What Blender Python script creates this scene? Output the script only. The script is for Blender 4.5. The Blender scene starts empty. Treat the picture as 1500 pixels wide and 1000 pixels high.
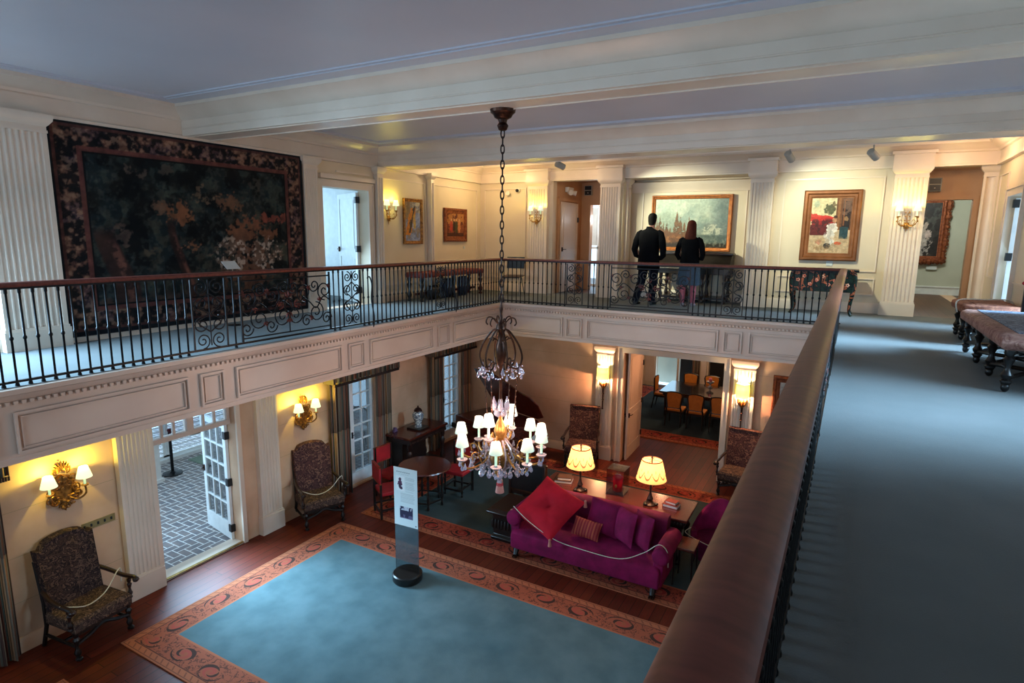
import bpy, bmesh, math, random
import numpy as np
from mathutils import Matrix, Vector
PI = math.pi
random.seed(7)
SC = bpy.context.scene
COL = SC.collection

# ------------------------------------------------------------------ camera, sky, daylight, exposure
yaw, pitch, roll = 0.5085, 0.1726, 0.0115
d = Vector((-math.sin(yaw)*math.cos(pitch), math.cos(yaw)*math.cos(pitch), -math.sin(pitch)))
r0 = Vector((math.cos(yaw), math.sin(yaw), 0)); u0 = r0.cross(d)
r1 = math.cos(roll)*r0+math.sin(roll)*u0; u1 = -math.sin(roll)*r0+math.cos(roll)*u0
cam = bpy.data.cameras.new('camera'); camo = bpy.data.objects.new('camera', cam); COL.objects.link(camo)
cam.sensor_width = 36; cam.lens = 36*882.38/1500; cam.clip_start = .02; cam.clip_end = 200
camo.matrix_world = Matrix(((r1.x, u1.x, -d.x, 6.2265), (r1.y, u1.y, -d.y, -10.7312), (r1.z, u1.z, -d.z, 4.935), (0, 0, 0, 1)))
SC.camera = camo

w = bpy.data.worlds.new('sky'); SC.world = w; w.use_nodes = True
bg = w.node_tree.nodes['Background']; bg.inputs[0].default_value = (.50, .76, 1, 1); bg.inputs[1].default_value = 2.4

vs = SC.view_settings
vs.view_transform = 'Standard'; vs.look = 'None'; vs.gamma = 1; vs.use_curve_mapping = False; vs.exposure = 0.0

def light(kind, name, loc, energy, color, size=.05, aim=None, size_y=None, spread=None, cone=None, blend=.5):
    L = bpy.data.lights.new(name, kind); L.energy = energy; L.color = color
    o = bpy.data.objects.new(name, L); COL.objects.link(o); o.location = loc
    if kind == 'AREA':
        L.size = size      # size: height, size_y: width
        if size_y: L.shape = 'RECTANGLE'; L.size = size_y; L.size_y = size
        if spread: L.spread = spread
    elif kind == 'SPOT':
        L.spot_size = cone; L.spot_blend = blend; L.shadow_soft_size = size
    else: L.shadow_soft_size = size
    if aim is not None:
        o.rotation_euler = (Vector(aim)-Vector(loc)).to_track_quat('-Z', 'Y').to_euler()
    return o
SKYC = (.42, .72, 1)
# area lights for daylight at the openings, plus an added rear fill
light('AREA', 'daylight_terrace_door', (-1.87, -5.58, 1.30), 114, SKYC, 1.9, (2.2, -5.6, -.6), .95, math.radians(95))
light('AREA', 'daylight_side_room_window', (-5.55, -2.8, 5.1), 70, SKYC, 1.7, (0, -2.6, 4.2), 2.6)
light('AREA', 'daylight_left_hall_opening', (-2.1, -9.1, 5.0), 330, SKYC, 1.5, (-.9, -7.9, 3.6), 2.2, math.radians(120))
light('AREA', 'daylight_side_room_door', (-2.08, -2.42, 5.0), 42, SKYC, 1.4, (-.7, -2.5, 3.6), .8, math.radians(120))
light('AREA', 'daylight_right_window_near', (8.3, -5.0, 4.9), 75, SKYC, 2.0, (6.2, -5.1, 3.4), 1.8, math.radians(62))
light('AREA', 'daylight_right_window_mid', (8.3, -1.45, 4.75), 60, SKYC, 1.8, (6.2, -1.5, 3.4), .9, math.radians(42))
light('AREA', 'daylight_right_door', (8.35, .9, 4.7), 26, SKYC, 1.8, (6.2, 1.0, 3.5), .8, math.radians(45))
light('AREA', 'daylight_rear_fill', (3.0, -15.9, 4.6), 140, (.58, .78, 1), 3.0, (3.0, 0, 4.3), 6.0)  # broad fill added behind the camera, before the unseen rear wall

# ------------------------------------------------------------------ mesh helpers
def tagp(o, label=None, cat=None, group=None, kind=None):
    if label: o['label'] = label
    if cat: o['category'] = cat
    if group: o['group'] = group
    if kind: o['kind'] = kind
    return o
def thing(name, label, cat, loc=(0, 0, 0), rotz=0, group=None):
    o = bpy.data.objects.new(name, None); COL.objects.link(o); o.empty_display_size = .1
    o.location = loc; o.rotation_euler = (0, 0, rotz)
    return tagp(o, label, cat, group)
def dup(root, loc=None, rotz=None, label=None, group=None):
    r = root.copy(); COL.objects.link(r)
    if loc is not None: r.location = loc
    if rotz is not None: r.rotation_euler = (0, 0, rotz)
    if label: r['label'] = label
    if group: r['group'] = group
    for ch in list(root.children):
        c = ch.copy(); COL.objects.link(c); c.parent = r
        for g in list(ch.children):
            e = g.copy(); COL.objects.link(e); e.parent = c
    return r
class MB:
    def __init__(s): s.v = []; s.f = []; s.uv = {}; s.xf = None
    def add(s, vs_, fs, uvs=None):
        b = len(s.v)
        for p in vs_:
            p = Vector(p)
            s.v.append(tuple(s.xf @ p) if s.xf is not None else tuple(p))
        for i, f in enumerate(fs):
            if uvs is not None: s.uv[len(s.f)] = uvs[i]
            s.f.append(tuple(b+k for k in f))
        return s
    def bx(s, x0, x1, y0, y1, z0, z1):
        return s.add([(x0, y0, z0), (x1, y0, z0), (x1, y1, z0), (x0, y1, z0), (x0, y0, z1), (x1, y0, z1), (x1, y1, z1), (x0, y1, z1)],
                     [(0, 3, 2, 1), (4, 5, 6, 7), (0, 1, 5, 4), (1, 2, 6, 5), (2, 3, 7, 6), (3, 0, 4, 7)])
    def box(s, c, sz, rz=0):
        m = Matrix.Translation(c) @ Matrix.Rotation(rz, 4, 'Z'); old = s.xf
        s.xf = (old @ m) if old is not None else m
        s.bx(-sz[0]/2, sz[0]/2, -sz[1]/2, sz[1]/2, -sz[2]/2, sz[2]/2); s.xf = old; return s
    def loft(s, rings, caps=True, closed=True):
        n = len(rings[0]); vv = [p for r in rings for p in r]; ff = []
        for i in range(len(rings)-1):
            for j in range(n if closed else n-1):
                a = i*n+j; b = i*n+(j+1) % n
                ff.append((a, b, b+n, a+n))
        if caps:
            ff.append(tuple(range(n-1, -1, -1))); ff.append(tuple((len(rings)-1)*n+j for j in range(n)))
        return s.add(vv, ff)
    def tube(s, pts, r=.01, n=8, closed=False, flat=1.0):
        P = [Vector(p) for p in pts]; m = len(P)
        R = r if isinstance(r, (list, tuple)) else [r]*m
        rings = []; nrm = None
        for i in range(m):
            if closed: t = (P[(i+1) % m]-P[i-1])
            else: t = P[min(i+1, m-1)]-P[max(i-1, 0)]
            if t.length < 1e-9: t = Vector((0, 0, 1))
            t.normalize()
            if nrm is None:
                a = Vector((0, 0, 1)) if abs(t.z) < .9 else Vector((1, 0, 0))
                nrm = (a - t*a.dot(t)).normalized()
            else:
                nrm = nrm - t*nrm.dot(t)
                nrm = nrm.normalized() if nrm.length > 1e-6 else Vector((1, 0, 0))
            b = t.cross(nrm)
            rings.append([P[i]+R[i]*(math.cos(2*PI*k/n)*nrm*flat+math.sin(2*PI*k/n)*b) for k in range(n)])
        if closed: rings.append(rings[0]); return s.loft(rings, caps=False)
        return s.loft(rings)
    def lathe(s, prof, at=(0, 0, 0), n=16, axis=None):
        rings = [[(r*math.cos(2*PI*k/n), r*math.sin(2*PI*k/n), z) for k in range(n)] for r, z in prof]
        m = Matrix.Translation(at)
        if axis is not None: m = m @ Vector(axis).to_track_quat('Z', 'Y').to_matrix().to_4x4()
        old = s.xf; s.xf = (old @ m) if old is not None else m
        s.loft(rings); s.xf = old; return s
    def cyl(s, p0, p1, r0_, r1_=None, n=12):
        r1_ = r0_ if r1_ is None else r1_
        return s.tube([p0, p1], [r0_, r1_], n)
    def prism(s, poly, h0, h1, ax='z'):
        # poly in the plane across ax, extruded from h0 to h1
        def mk(a, b, h): return {'z': (a, b, h), 'y': (a, h, b), 'x': (h, a, b)}[ax]
        return s.loft([[mk(a, b, h0) for a, b in poly], [mk(a, b, h1) for a, b in poly]])
    def ball(s, c, r, n=10, m=7):
        rx, ry, rz = (r, r, r) if not isinstance(r, (tuple, list)) else r
        rings = []
        for i in range(m+1):
            a = -PI/2+PI*i/m; q = max(math.cos(a), .02)
            rings.append([(c[0]+rx*q*math.cos(2*PI*k/n), c[1]+ry*q*math.sin(2*PI*k/n), c[2]+rz*math.sin(a)) for k in range(n)])
        return s.loft(rings)
    def quad(s, a, b, c_, d_, uv=None): return s.add([a, b, c_, d_], [(0, 1, 2, 3)], [uv] if uv else None)
    def build(s, name, m, parent=None, smooth=38, bevel=0, kind=None, fix=True):
        me = bpy.data.meshes.new(name); me.from_pydata(s.v, [], s.f)
        if s.uv:
            ul = me.uv_layers.new(name='UVMap'); 
            for p in me.polygons:
                q = s.uv.get(p.index)
                if q:
                    for k, li in enumerate(p.loop_indices): ul.data[li].uv = q[k]
        if fix and not s.uv:
            bm = bmesh.new(); bm.from_mesh(me); bmesh.ops.recalc_face_normals(bm, faces=bm.faces); bm.to_mesh(me); bm.free()
        if smooth:
            me.polygons.foreach_set('use_smooth', [True]*len(me.polygons)); me.set_sharp_from_angle(angle=math.radians(smooth))
        me.materials.append(m)
        o = bpy.data.objects.new(name, me); COL.objects.link(o)
        if parent is not None: o.parent = parent
        if bevel:
            b = o.modifiers.new('bevel', 'BEVEL'); b.width = bevel; b.segments = 2; b.limit_method = 'ANGLE'; b.angle_limit = math.radians(40)
        if kind: o['kind'] = kind
        return o
def struct(mb, name, m, **k): return mb.build(name, m, kind='structure', **k)
def spiral(cx, cz, r, turns, a0, s=1, n=26, inner=.15):
    return [(cx+(r*(1-(1-inner)*i/n))*math.cos(a0+s*2*PI*turns*i/n), cz+(r*(1-(1-inner)*i/n))*math.sin(a0+s*2*PI*turns*i/n)) for i in range(n+1)]
def bez(pts, n=12):
    # Catmull-Rom through points
    P = [Vector(p) for p in pts]; out = []
    Q = [P[0]]+P+[P[-1]]
    for i in range(1, len(Q)-2):
        for k in range(n):
            t = k/n; a, b, c_, d_ = Q[i-1], Q[i], Q[i+1], Q[i+2]
            out.append(.5*((2*b)+(c_-a)*t+(2*a-5*b+4*c_-d_)*t*t+(3*b-a-3*c_+d_)*t**3))
    out.append(P[-1]); return out

# ------------------------------------------------------------------ materials
def S(h):
    h = h.lstrip('#'); c = [int(h[i:i+2], 16)/255 for i in (0, 2, 4)]
    return tuple((x/12.92 if x <= .04045 else ((x+.055)/1.055)**2.4) for x in c)+(1,)
def P(name, col, rough=.5, metal=0, col2=None, scale=8, bump=0, emit=None, es=0, coat=0, trans=0, stretch=None, detail=4, lo=.35, hi=.65, sheen=0, spec=None, alpha=None):
    m = bpy.data.materials.new(name); m.use_nodes = True; N = m.node_tree.nodes; L = m.node_tree.links
    b = N['Principled BSDF']; b.inputs['Roughness'].default_value = rough; b.inputs['Metallic'].default_value = metal
    c1 = S(col) if isinstance(col, str) else col
    c2 = S(col2) if isinstance(col2, str) else (tuple(x*.86 for x in c1[:3])+(1,))
    tc = N.new('ShaderNodeTexCoord'); mp = N.new('ShaderNodeMapping'); nz = N.new('ShaderNodeTexNoise'); rp = N.new('ShaderNodeValToRGB')
    L.new(tc.outputs['Object'], mp.inputs['Vector']); L.new(mp.outputs[0], nz.inputs['Vector']); L.new(nz.outputs['Fac'], rp.inputs[0]); L.new(rp.outputs[0], b.inputs['Base Color'])
    if stretch: mp.inputs['Scale'].default_value = stretch
    nz.inputs['Scale'].default_value = scale; nz.inputs['Detail'].default_value = detail
    rp.color_ramp.elements[0].position = lo; rp.color_ramp.elements[1].position = hi
    rp.color_ramp.elements[0].color = c1; rp.color_ramp.elements[1].color = c2
    if bump:
        bp_ = N.new('ShaderNodeBump'); bp_.inputs['Strength'].default_value = bump; bp_.inputs['Distance'].default_value = .02
        L.new(nz.outputs['Fac'], bp_.inputs['Height']); L.new(bp_.outputs[0], b.inputs['Normal'])
    if emit:
        b.inputs['Emission Color'].default_value = S(emit) if isinstance(emit, str) else emit; b.inputs['Emission Strength'].default_value = es
    if coat: b.inputs['Coat Weight'].default_value = coat; b.inputs['Coat Roughness'].default_value = .12
    if trans: b.inputs['Transmission Weight'].default_value = trans
    if sheen: b.inputs['Sheen Weight'].default_value = sheen; b.inputs['Sheen Roughness'].default_value = .4; b.inputs['Sheen Tint'].default_value = tuple(min(1, x*2.2+.1) for x in c1[:3])+(1,)
    if spec is not None: b.inputs['Specular IOR Level'].default_value = spec
    return m
def nodes(m): return m.node_tree.nodes, m.node_tree.links
def ramp(N, stops, interp='LINEAR'):
    rp = N.new('ShaderNodeValToRGB'); e = rp.color_ramp.elements; rp.color_ramp.interpolation = interp
    while len(e) < len(stops): e.new(.5)
    for k, (p, c) in enumerate(stops): e[k].position = p; e[k].color = S(c) if isinstance(c, str) else c
    return rp
def mth(N, L, op, a, b=None, c=None):
    n = N.new('ShaderNodeMath'); n.operation = op
    for i, x in enumerate((a, b, c)):
        if x is None: continue
        if isinstance(x, (int, float)): n.inputs[i].default_value = x
        else: L.new(x, n.inputs[i])
    return n.outputs[0]
M = {}
M['wall'] = P('cream_paint', '#dccab0', .5, col2='#d6c3a8', scale=1.5)
M['trimw'] = P('cream_gloss_paint', '#e2d0be', .35, col2='#dac7b4', scale=2)
M['ceil'] = P('white_ceiling_paint', '#c9cad4', .42, col2='#c2c3cd', scale=.7)
M['stone'] = P('limewashed_stone_wall', '#d6b090', .6, col2='#c8a080', scale=2.2, bump=.05)
M['fascia'] = P('ivory_painted_wood', '#d8c2b2', .4, col2='#ceb6a6', scale=1.2)
M['white'] = P('white_gloss_paint', '#e6e8e6', .35, col2='#dcdedd')
M['black_iron'] = P('black_wrought_iron', '#14161a', .38, .6, '#0d0e12', 30)
M['rust_iron'] = P('rust_red_painted_iron', '#6a2a20', .5, .3, '#4a1c16', 30)
M['rail_wood'] = P('polished_mahogany_handrail', '#7a3e32', .45, 0, '#643026', 5, spec=.35, stretch=(6, 1, 6))
M['dark_wood'] = P('dark_stained_oak', '#2c1610', .35, 0, '#1b0d0a', 6, stretch=(1, 8, 8), coat=.2)
M['mahog'] = P('red_mahogany', '#5c1f14', .25, 0, '#3e140d', 4, stretch=(1, 7, 7), coat=.4)
M['black_wood'] = P('ebonised_wood', '#120e0d', .35, 0, '#1c1512', 6)
M['gilt'] = P('aged_gilt', '#a9753a', .4, .75, '#6b4420', 22, bump=.3)
M['gilt_bright'] = P('bright_gilt', '#c08a45', .35, .7, '#8a5c2a', 18, bump=.2)
M['red_gilt'] = P('reddish_gilt', '#94512c', .45, .5, '#6a3018', 18, bump=.3)
M['brass'] = P('brass', '#b08a4a', .3, .9, '#8a6a36', 20)
M['bronze'] = P('dark_bronze', '#4a2c1e', .4, .8, '#2a1812', 20)
M['iron_brown'] = P('brown_iron', '#3a2620', .45, .6, '#241814', 20)
M['chrome'] = P('polished_steel', '#b8bcc0', .2, 1, '#a8acb0')
M['crystal'] = P('cut_crystal', '#e8e2ee', .06, 0, '#d8d4e6', 40, trans=.75)
M['bead'] = P('crystal_beads', '#d8c6c8', .12, .1, '#b8a0a4', 60, trans=.35)
M['blackplastic'] = P('black_plastic', '#15151a', .4, 0, '#101014')
M['greyplastic'] = P('grey_plastic', '#a8a49a', .45, 0, '#9c988f')
M['white_plastic'] = P('white_plastic', '#e4e2da', .4, 0, '#dad8d0')
M['purple'] = P('purple_velvet', '#800e44', .85, 0, '#640934', 5, sheen=.1, spec=.2, bump=.1)
M['plum'] = P('dark_plum_velvet', '#6c0d3c', .85, 0, '#52082e', 5, sheen=.1, spec=.2)
M['redvelvet'] = P('red_velvet', '#bc1428', .8, 0, '#a00f20', 4, sheen=.08, spec=.2)
M['redleather'] = P('red_leather', '#a8161f', .5, 0, '#8c0f18', 8)
M['rope'] = P('pale_rope', '#d8cfc0', .7, 0, '#b8ae9e', 80)
M['tassel'] = P('pink_silk_tassel', '#c07a68', .7, 0, '#a05a50', 60, stretch=(8, 8, 1))
M['orange_up'] = P('orange_upholstery', '#c0741f', .7, 0, '#b06818', 10)
M['skin'] = P('skin', '#c08a70', .6, 0, '#b88068')
M['black_cloth'] = P('black_wool', '#08080b', 1, 0, '#0c0c10', 12, spec=.1)
M['navy_cloth'] = P('dark_navy_trousers', '#0e1018', 1, 0, '#141722', 12, spec=.1)
M['denim'] = P('washed_denim', '#3f5468', .9, 0, '#34475a', 14, stretch=(6, 6, 1))
M['pink'] = P('pink_tights', '#b3606e', .8, 0, '#a05260', 20)
M['shoe'] = P('black_leather_shoe', '#0c0b0c', .4)
M['greyshoe'] = P('grey_canvas_shoe', '#8b7f88', .6)
M['hair_dark'] = P('dark_brown_hair', '#0c0807', .8, 0, '#070504', 20, stretch=(10, 10, 1), spec=.15)
M['hair_red'] = P('reddish_brown_hair', '#4e2014', .75, 0, '#32130c', 20, stretch=(10, 10, 1), spec=.15)
M['greenwall'] = P('pale_green_plaster', '#c0c0ae', .7, 0, '#b8b8a6', 2)
M['tanwall'] = P('tan_painted_wood', '#c89c74', .5, 0, '#bd9068', 2)
M['paper'] = P('white_card', '#d8dcda', .6, 0, '#d0d4d2')
M['book'] = P('brown_leather_book', '#5a3826', .6, 0, '#452818', 12)
M['bookred'] = P('red_leather_book', '#7a2a20', .6, 0, '#5e1c16', 12)
M['redlacq'] = P('red_lacquer', '#b5131c', .2, 0, '#9a0d15', 6, coat=.6)
M['bag_blue'] = P('dark_blue_cloth_bag', '#22304a', .85, 0, '#1a263c', 10)
M['seatgreen'] = P('green_glaze', '#7f9a80', .4, 0, '#728d74', 10)
def glass_mat(name, tint=(1, 1, 1, 1), refl=.08):
    m = bpy.data.materials.new(name); m.use_nodes = True; N, L = nodes(m); N.remove(N['Principled BSDF'])
    t = N.new('ShaderNodeBsdfTransparent'); t.inputs[0].default_value = tint; g = N.new('ShaderNodeBsdfGlossy'); g.inputs['Roughness'].default_value = .03
    x = N.new('ShaderNodeMixShader'); lw = N.new('ShaderNodeLayerWeight'); lw.inputs[0].default_value = .35
    k = mth(N, L, 'MULTIPLY_ADD', lw.outputs['Fresnel'], .8, refl)
    L.new(k, x.inputs[0]); L.new(t.outputs[0], x.inputs[1]); L.new(g.outputs[0], x.inputs[2]); L.new(x.outputs[0], N['Material Output'].inputs[0]); return m
M['glass'] = glass_mat('clear_window_glass', (.93, .97, 1, 1), .05)
M['acrylic'] = glass_mat('clear_acrylic', (.95, .95, .97, 1), .05)
def shade_mat(name, col, es, trans_col=None):
    m = P(name, col, .8, emit=col, es=es); return m
def translucent(m, col, fac=.5, link=None):
    N, L = nodes(m); b = N['Principled BSDF']; t = N.new('ShaderNodeBsdfTranslucent'); t.inputs[0].default_value = S(col); x = N.new('ShaderNodeMixShader'); x.inputs[0].default_value = fac
    if link is not None: L.new(link, t.inputs[0])
    out = N['Material Output']; L.new(b.outputs[0], x.inputs[1]); L.new(t.outputs[0], x.inputs[2]); L.new(x.outputs[0], out.inputs[0]); return m
M['shade_cool'] = translucent(P('lit_white_lampshade', '#9aa8a0', .9, emit='#c0f0dc', es=.62), '#b8b0a0', .2)
M['shade_sconce'] = translucent(P('lit_sconce_lampshade', '#b0b4a4', .9, emit='#f0fce8', es=.85), '#c0c8b0', .2)
M['candle'] = P('lit_candle_sleeve', '#cfe6c8', .6, emit='#bfeeb8', es=.45)
def figured(name, c1, c2, c3, scale, rough=.85, mort=None, bump=.15):
    m = P(name, c1, rough); N, L = nodes(m); b = N['Principled BSDF']; b.inputs['Specular IOR Level'].default_value = .2
    tc = N.new('ShaderNodeTexCoord'); nz = N.new('ShaderNodeTexNoise'); nz.inputs['Scale'].default_value = scale; nz.inputs['Detail'].default_value = 5; nz.inputs['Distortion'].default_value = 1.6
    L.new(tc.outputs['Object'], nz.inputs['Vector'])
    rp = ramp(N, [(.30, c1), (.42, c2), (.47, c1), (.54, c1), (.58, c3), (.66, c2), (.72, c1)]); L.new(nz.outputs['Fac'], rp.inputs[0]); L.new(rp.outputs[0], b.inputs['Base Color'])
    bp_ = N.new('ShaderNodeBump'); bp_.inputs['Strength'].default_value = bump; L.new(nz.outputs['Fac'], bp_.inputs['Height']); L.new(bp_.outputs[0], b.inputs['Normal'])
    return m
M['needle'] = figured('needlework_upholstery', '#241a1d', '#4a362f', '#6a5144', 15)
M['needle_lt'] = figured('needlework_seat', '#332522', '#5f483c', '#7c604e', 16)
M['needle_red'] = figured('floral_needlework', '#3a2224', '#5e3c36', '#84604e', 13)
M['woven'] = figured('woven_panel', '#5a6478', '#8a94a4', '#2c3644', 14)
M['marquetry'] = figured('painted_flower_lacquer', '#0c1413', '#1a2a20', '#b05a3a', 7, .25)
def stripes(name, cols, period, rough=.85, axis='UV'):
    m = P(name, cols[0], rough); N, L = nodes(m); b = N['Principled BSDF']; tc = N.new('ShaderNodeTexCoord'); sx = N.new('ShaderNodeSeparateXYZ')
    L.new(tc.outputs['UV' if axis == 'UV' else 'Object'], sx.inputs[0]); f = mth(N, L, 'FRACT', mth(N, L, 'MULTIPLY', sx.outputs[0], 1/period))
    n = len(cols); rp = ramp(N, [(k/n, c) for k, c in enumerate(cols)], 'CONSTANT'); L.new(f, rp.inputs[0]); L.new(rp.outputs[0], b.inputs['Base Color']); return m
M['curtain'] = stripes('striped_curtain_fabric', ['#6a5c4e', '#80503f', '#4e5850', '#a07a58', '#7c7060', '#424c44', '#8c5e48', '#6c665a', '#543c34', '#8c7c66'], .40)
M['pillowstripe'] = stripes('red_striped_fabric', ['#8a1c28', '#b0543c', '#8a1c28', '#a04038'], .09, axis='obj')
def planks(name, c1, c2, c3, rough=.52):
    m = P(name, c1, rough); N, L = nodes(m); b = N['Principled BSDF']; tc = N.new('ShaderNodeTexCoord'); mp = N.new('ShaderNodeMapping')
    mp.inputs['Rotation'].default_value = (0, 0, PI/2); L.new(tc.outputs['Object'], mp.inputs[0])
    br = N.new('ShaderNodeTexBrick'); br.inputs['Scale'].default_value = 1; br.inputs['Brick Width'].default_value = 1.9; br.inputs['Row Height'].default_value = .14; br.inputs['Mortar Size'].default_value = .004
    br.inputs['Color1'].default_value = S(c1); br.inputs['Color2'].default_value = S(c2); br.inputs['Mortar'].default_value = S(c3); br.inputs['Bias'].default_value = 0
    L.new(mp.outputs[0], br.inputs['Vector']); nz = N.new('ShaderNodeTexNoise'); nz.inputs['Scale'].default_value = 5; mp2 = N.new('ShaderNodeMapping'); mp2.inputs['Scale'].default_value = (8, 1, 1)
    L.new(tc.outputs['Object'], mp2.inputs[0]); L.new(mp2.outputs[0], nz.inputs['Vector']); mx = N.new('ShaderNodeMix'); mx.data_type = 'RGBA'; mx.blend_type = 'MULTIPLY'; mx.inputs[0].default_value = .5
    L.new(br.outputs['Color'], mx.inputs[6]); L.new(nz.outputs['Color'], mx.inputs[7]); L.new(mx.outputs[2], b.inputs['Base Color'])
    b.inputs['Specular IOR Level'].default_value = .22; return m
M['floor'] = planks('polished_red_brown_planks', '#762e1c', '#602212', '#281009')
M['hallfloor'] = planks('brown_planks', '#6a4028', '#553018', '#2a160c', .4)
def bricks(name):
    m = P(name, '#5a5a60', .5); N, L = nodes(m); b = N['Principled BSDF']; tc = N.new('ShaderNodeTexCoord'); mp = N.new('ShaderNodeMapping'); mp.inputs['Rotation'].default_value = (0, 0, 0)
    L.new(tc.outputs['Object'], mp.inputs[0]); sx = N.new('ShaderNodeSeparateXYZ'); L.new(mp.outputs[0], sx.inputs[0])
    # herringbone: unit w, brick length 2w
    W_ = .125
    X = mth(N, L, 'DIVIDE', sx.outputs[0], W_); Y = mth(N, L, 'DIVIDE', sx.outputs[1], W_)
    fx = mth(N, L, 'FLOOR', X); fy = mth(N, L, 'FLOOR', Y); k = mth(N, L, 'FLOORED_MODULO', mth(N, L, 'SUBTRACT', fx, fy), 4)
    ux = mth(N, L, 'FRACT', X); uy = mth(N, L, 'FRACT', Y); T = .07
    def lt(v, t): return mth(N, L, 'LESS_THAN', v, t)
    def gt(v, t): return mth(N, L, 'GREATER_THAN', v, t)
    def eq(n_): return mth(N, L, 'COMPARE', k, n_, .1)
    left, right, bot, top = lt(ux, T), gt(ux, 1-T), lt(uy, T), gt(uy, 1-T)
    def mul(a, b_): return mth(N, L, 'MULTIPLY', a, b_)
    def mxx(*a):
        o = a[0]
        for q in a[1:]: o = mth(N, L, 'MAXIMUM', o, q)
        return o
    h = mxx(mul(eq(0), mxx(left, bot, top)), mul(eq(1), mxx(right, bot, top)), mul(eq(2), mxx(left, right, top)), mul(eq(3), mxx(left, right, bot)))
    nz = N.new('ShaderNodeTexNoise'); nz.inputs['Scale'].default_value = 7; L.new(tc.outputs['Object'], nz.inputs['Vector']); rp = ramp(N, [(.3, '#8a7c78'), (.7, '#6c6a70')]); L.new(nz.outputs['Fac'], rp.inputs[0])
    mx = N.new('ShaderNodeMix'); mx.data_type = 'RGBA'; L.new(h, mx.inputs[0]); L.new(rp.outputs[0], mx.inputs[6]); mx.inputs[7].default_value = S('#e0dedA'); L.new(mx.outputs[2], b.inputs['Base Color']); return m
M['brick'] = bricks('herringbone_brick_paving')
def carpet(name, c1, c2, scale=3, rough=.95):
    m = P(name, c1, rough, col2=c2, scale=scale, detail=6, sheen=.15); N, L = nodes(m); b = N['Principled BSDF']; b.inputs['Specular IOR Level'].default_value = .15
    nz = N.new('ShaderNodeTexNoise'); nz.inputs['Scale'].default_value = 120; tc = N.new('ShaderNodeTexCoord'); L.new(tc.outputs['Object'], nz.inputs['Vector'])
    bp_ = N.new('ShaderNodeBump'); bp_.inputs['Strength'].default_value = .4; bp_.inputs['Distance'].default_value = .006; L.new(nz.outputs['Fac'], bp_.inputs['Height']); L.new(bp_.outputs[0], b.inputs['Normal']); return m
M['gallery_carpet'] = carpet('blue_grey_gallery_carpet', '#696c6c', '#5f6363', 1.2)
M['rug_field'] = carpet('teal_rug_pile', '#5d7478', '#4e6569', 2.5)
M['rug_field2'] = carpet('grey_green_rug_pile', '#3c4a4a', '#344344', 2.5)
M['dining_carpet'] = carpet('dark_teal_dining_carpet', '#2c3c42', '#25343a', 2)
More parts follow.
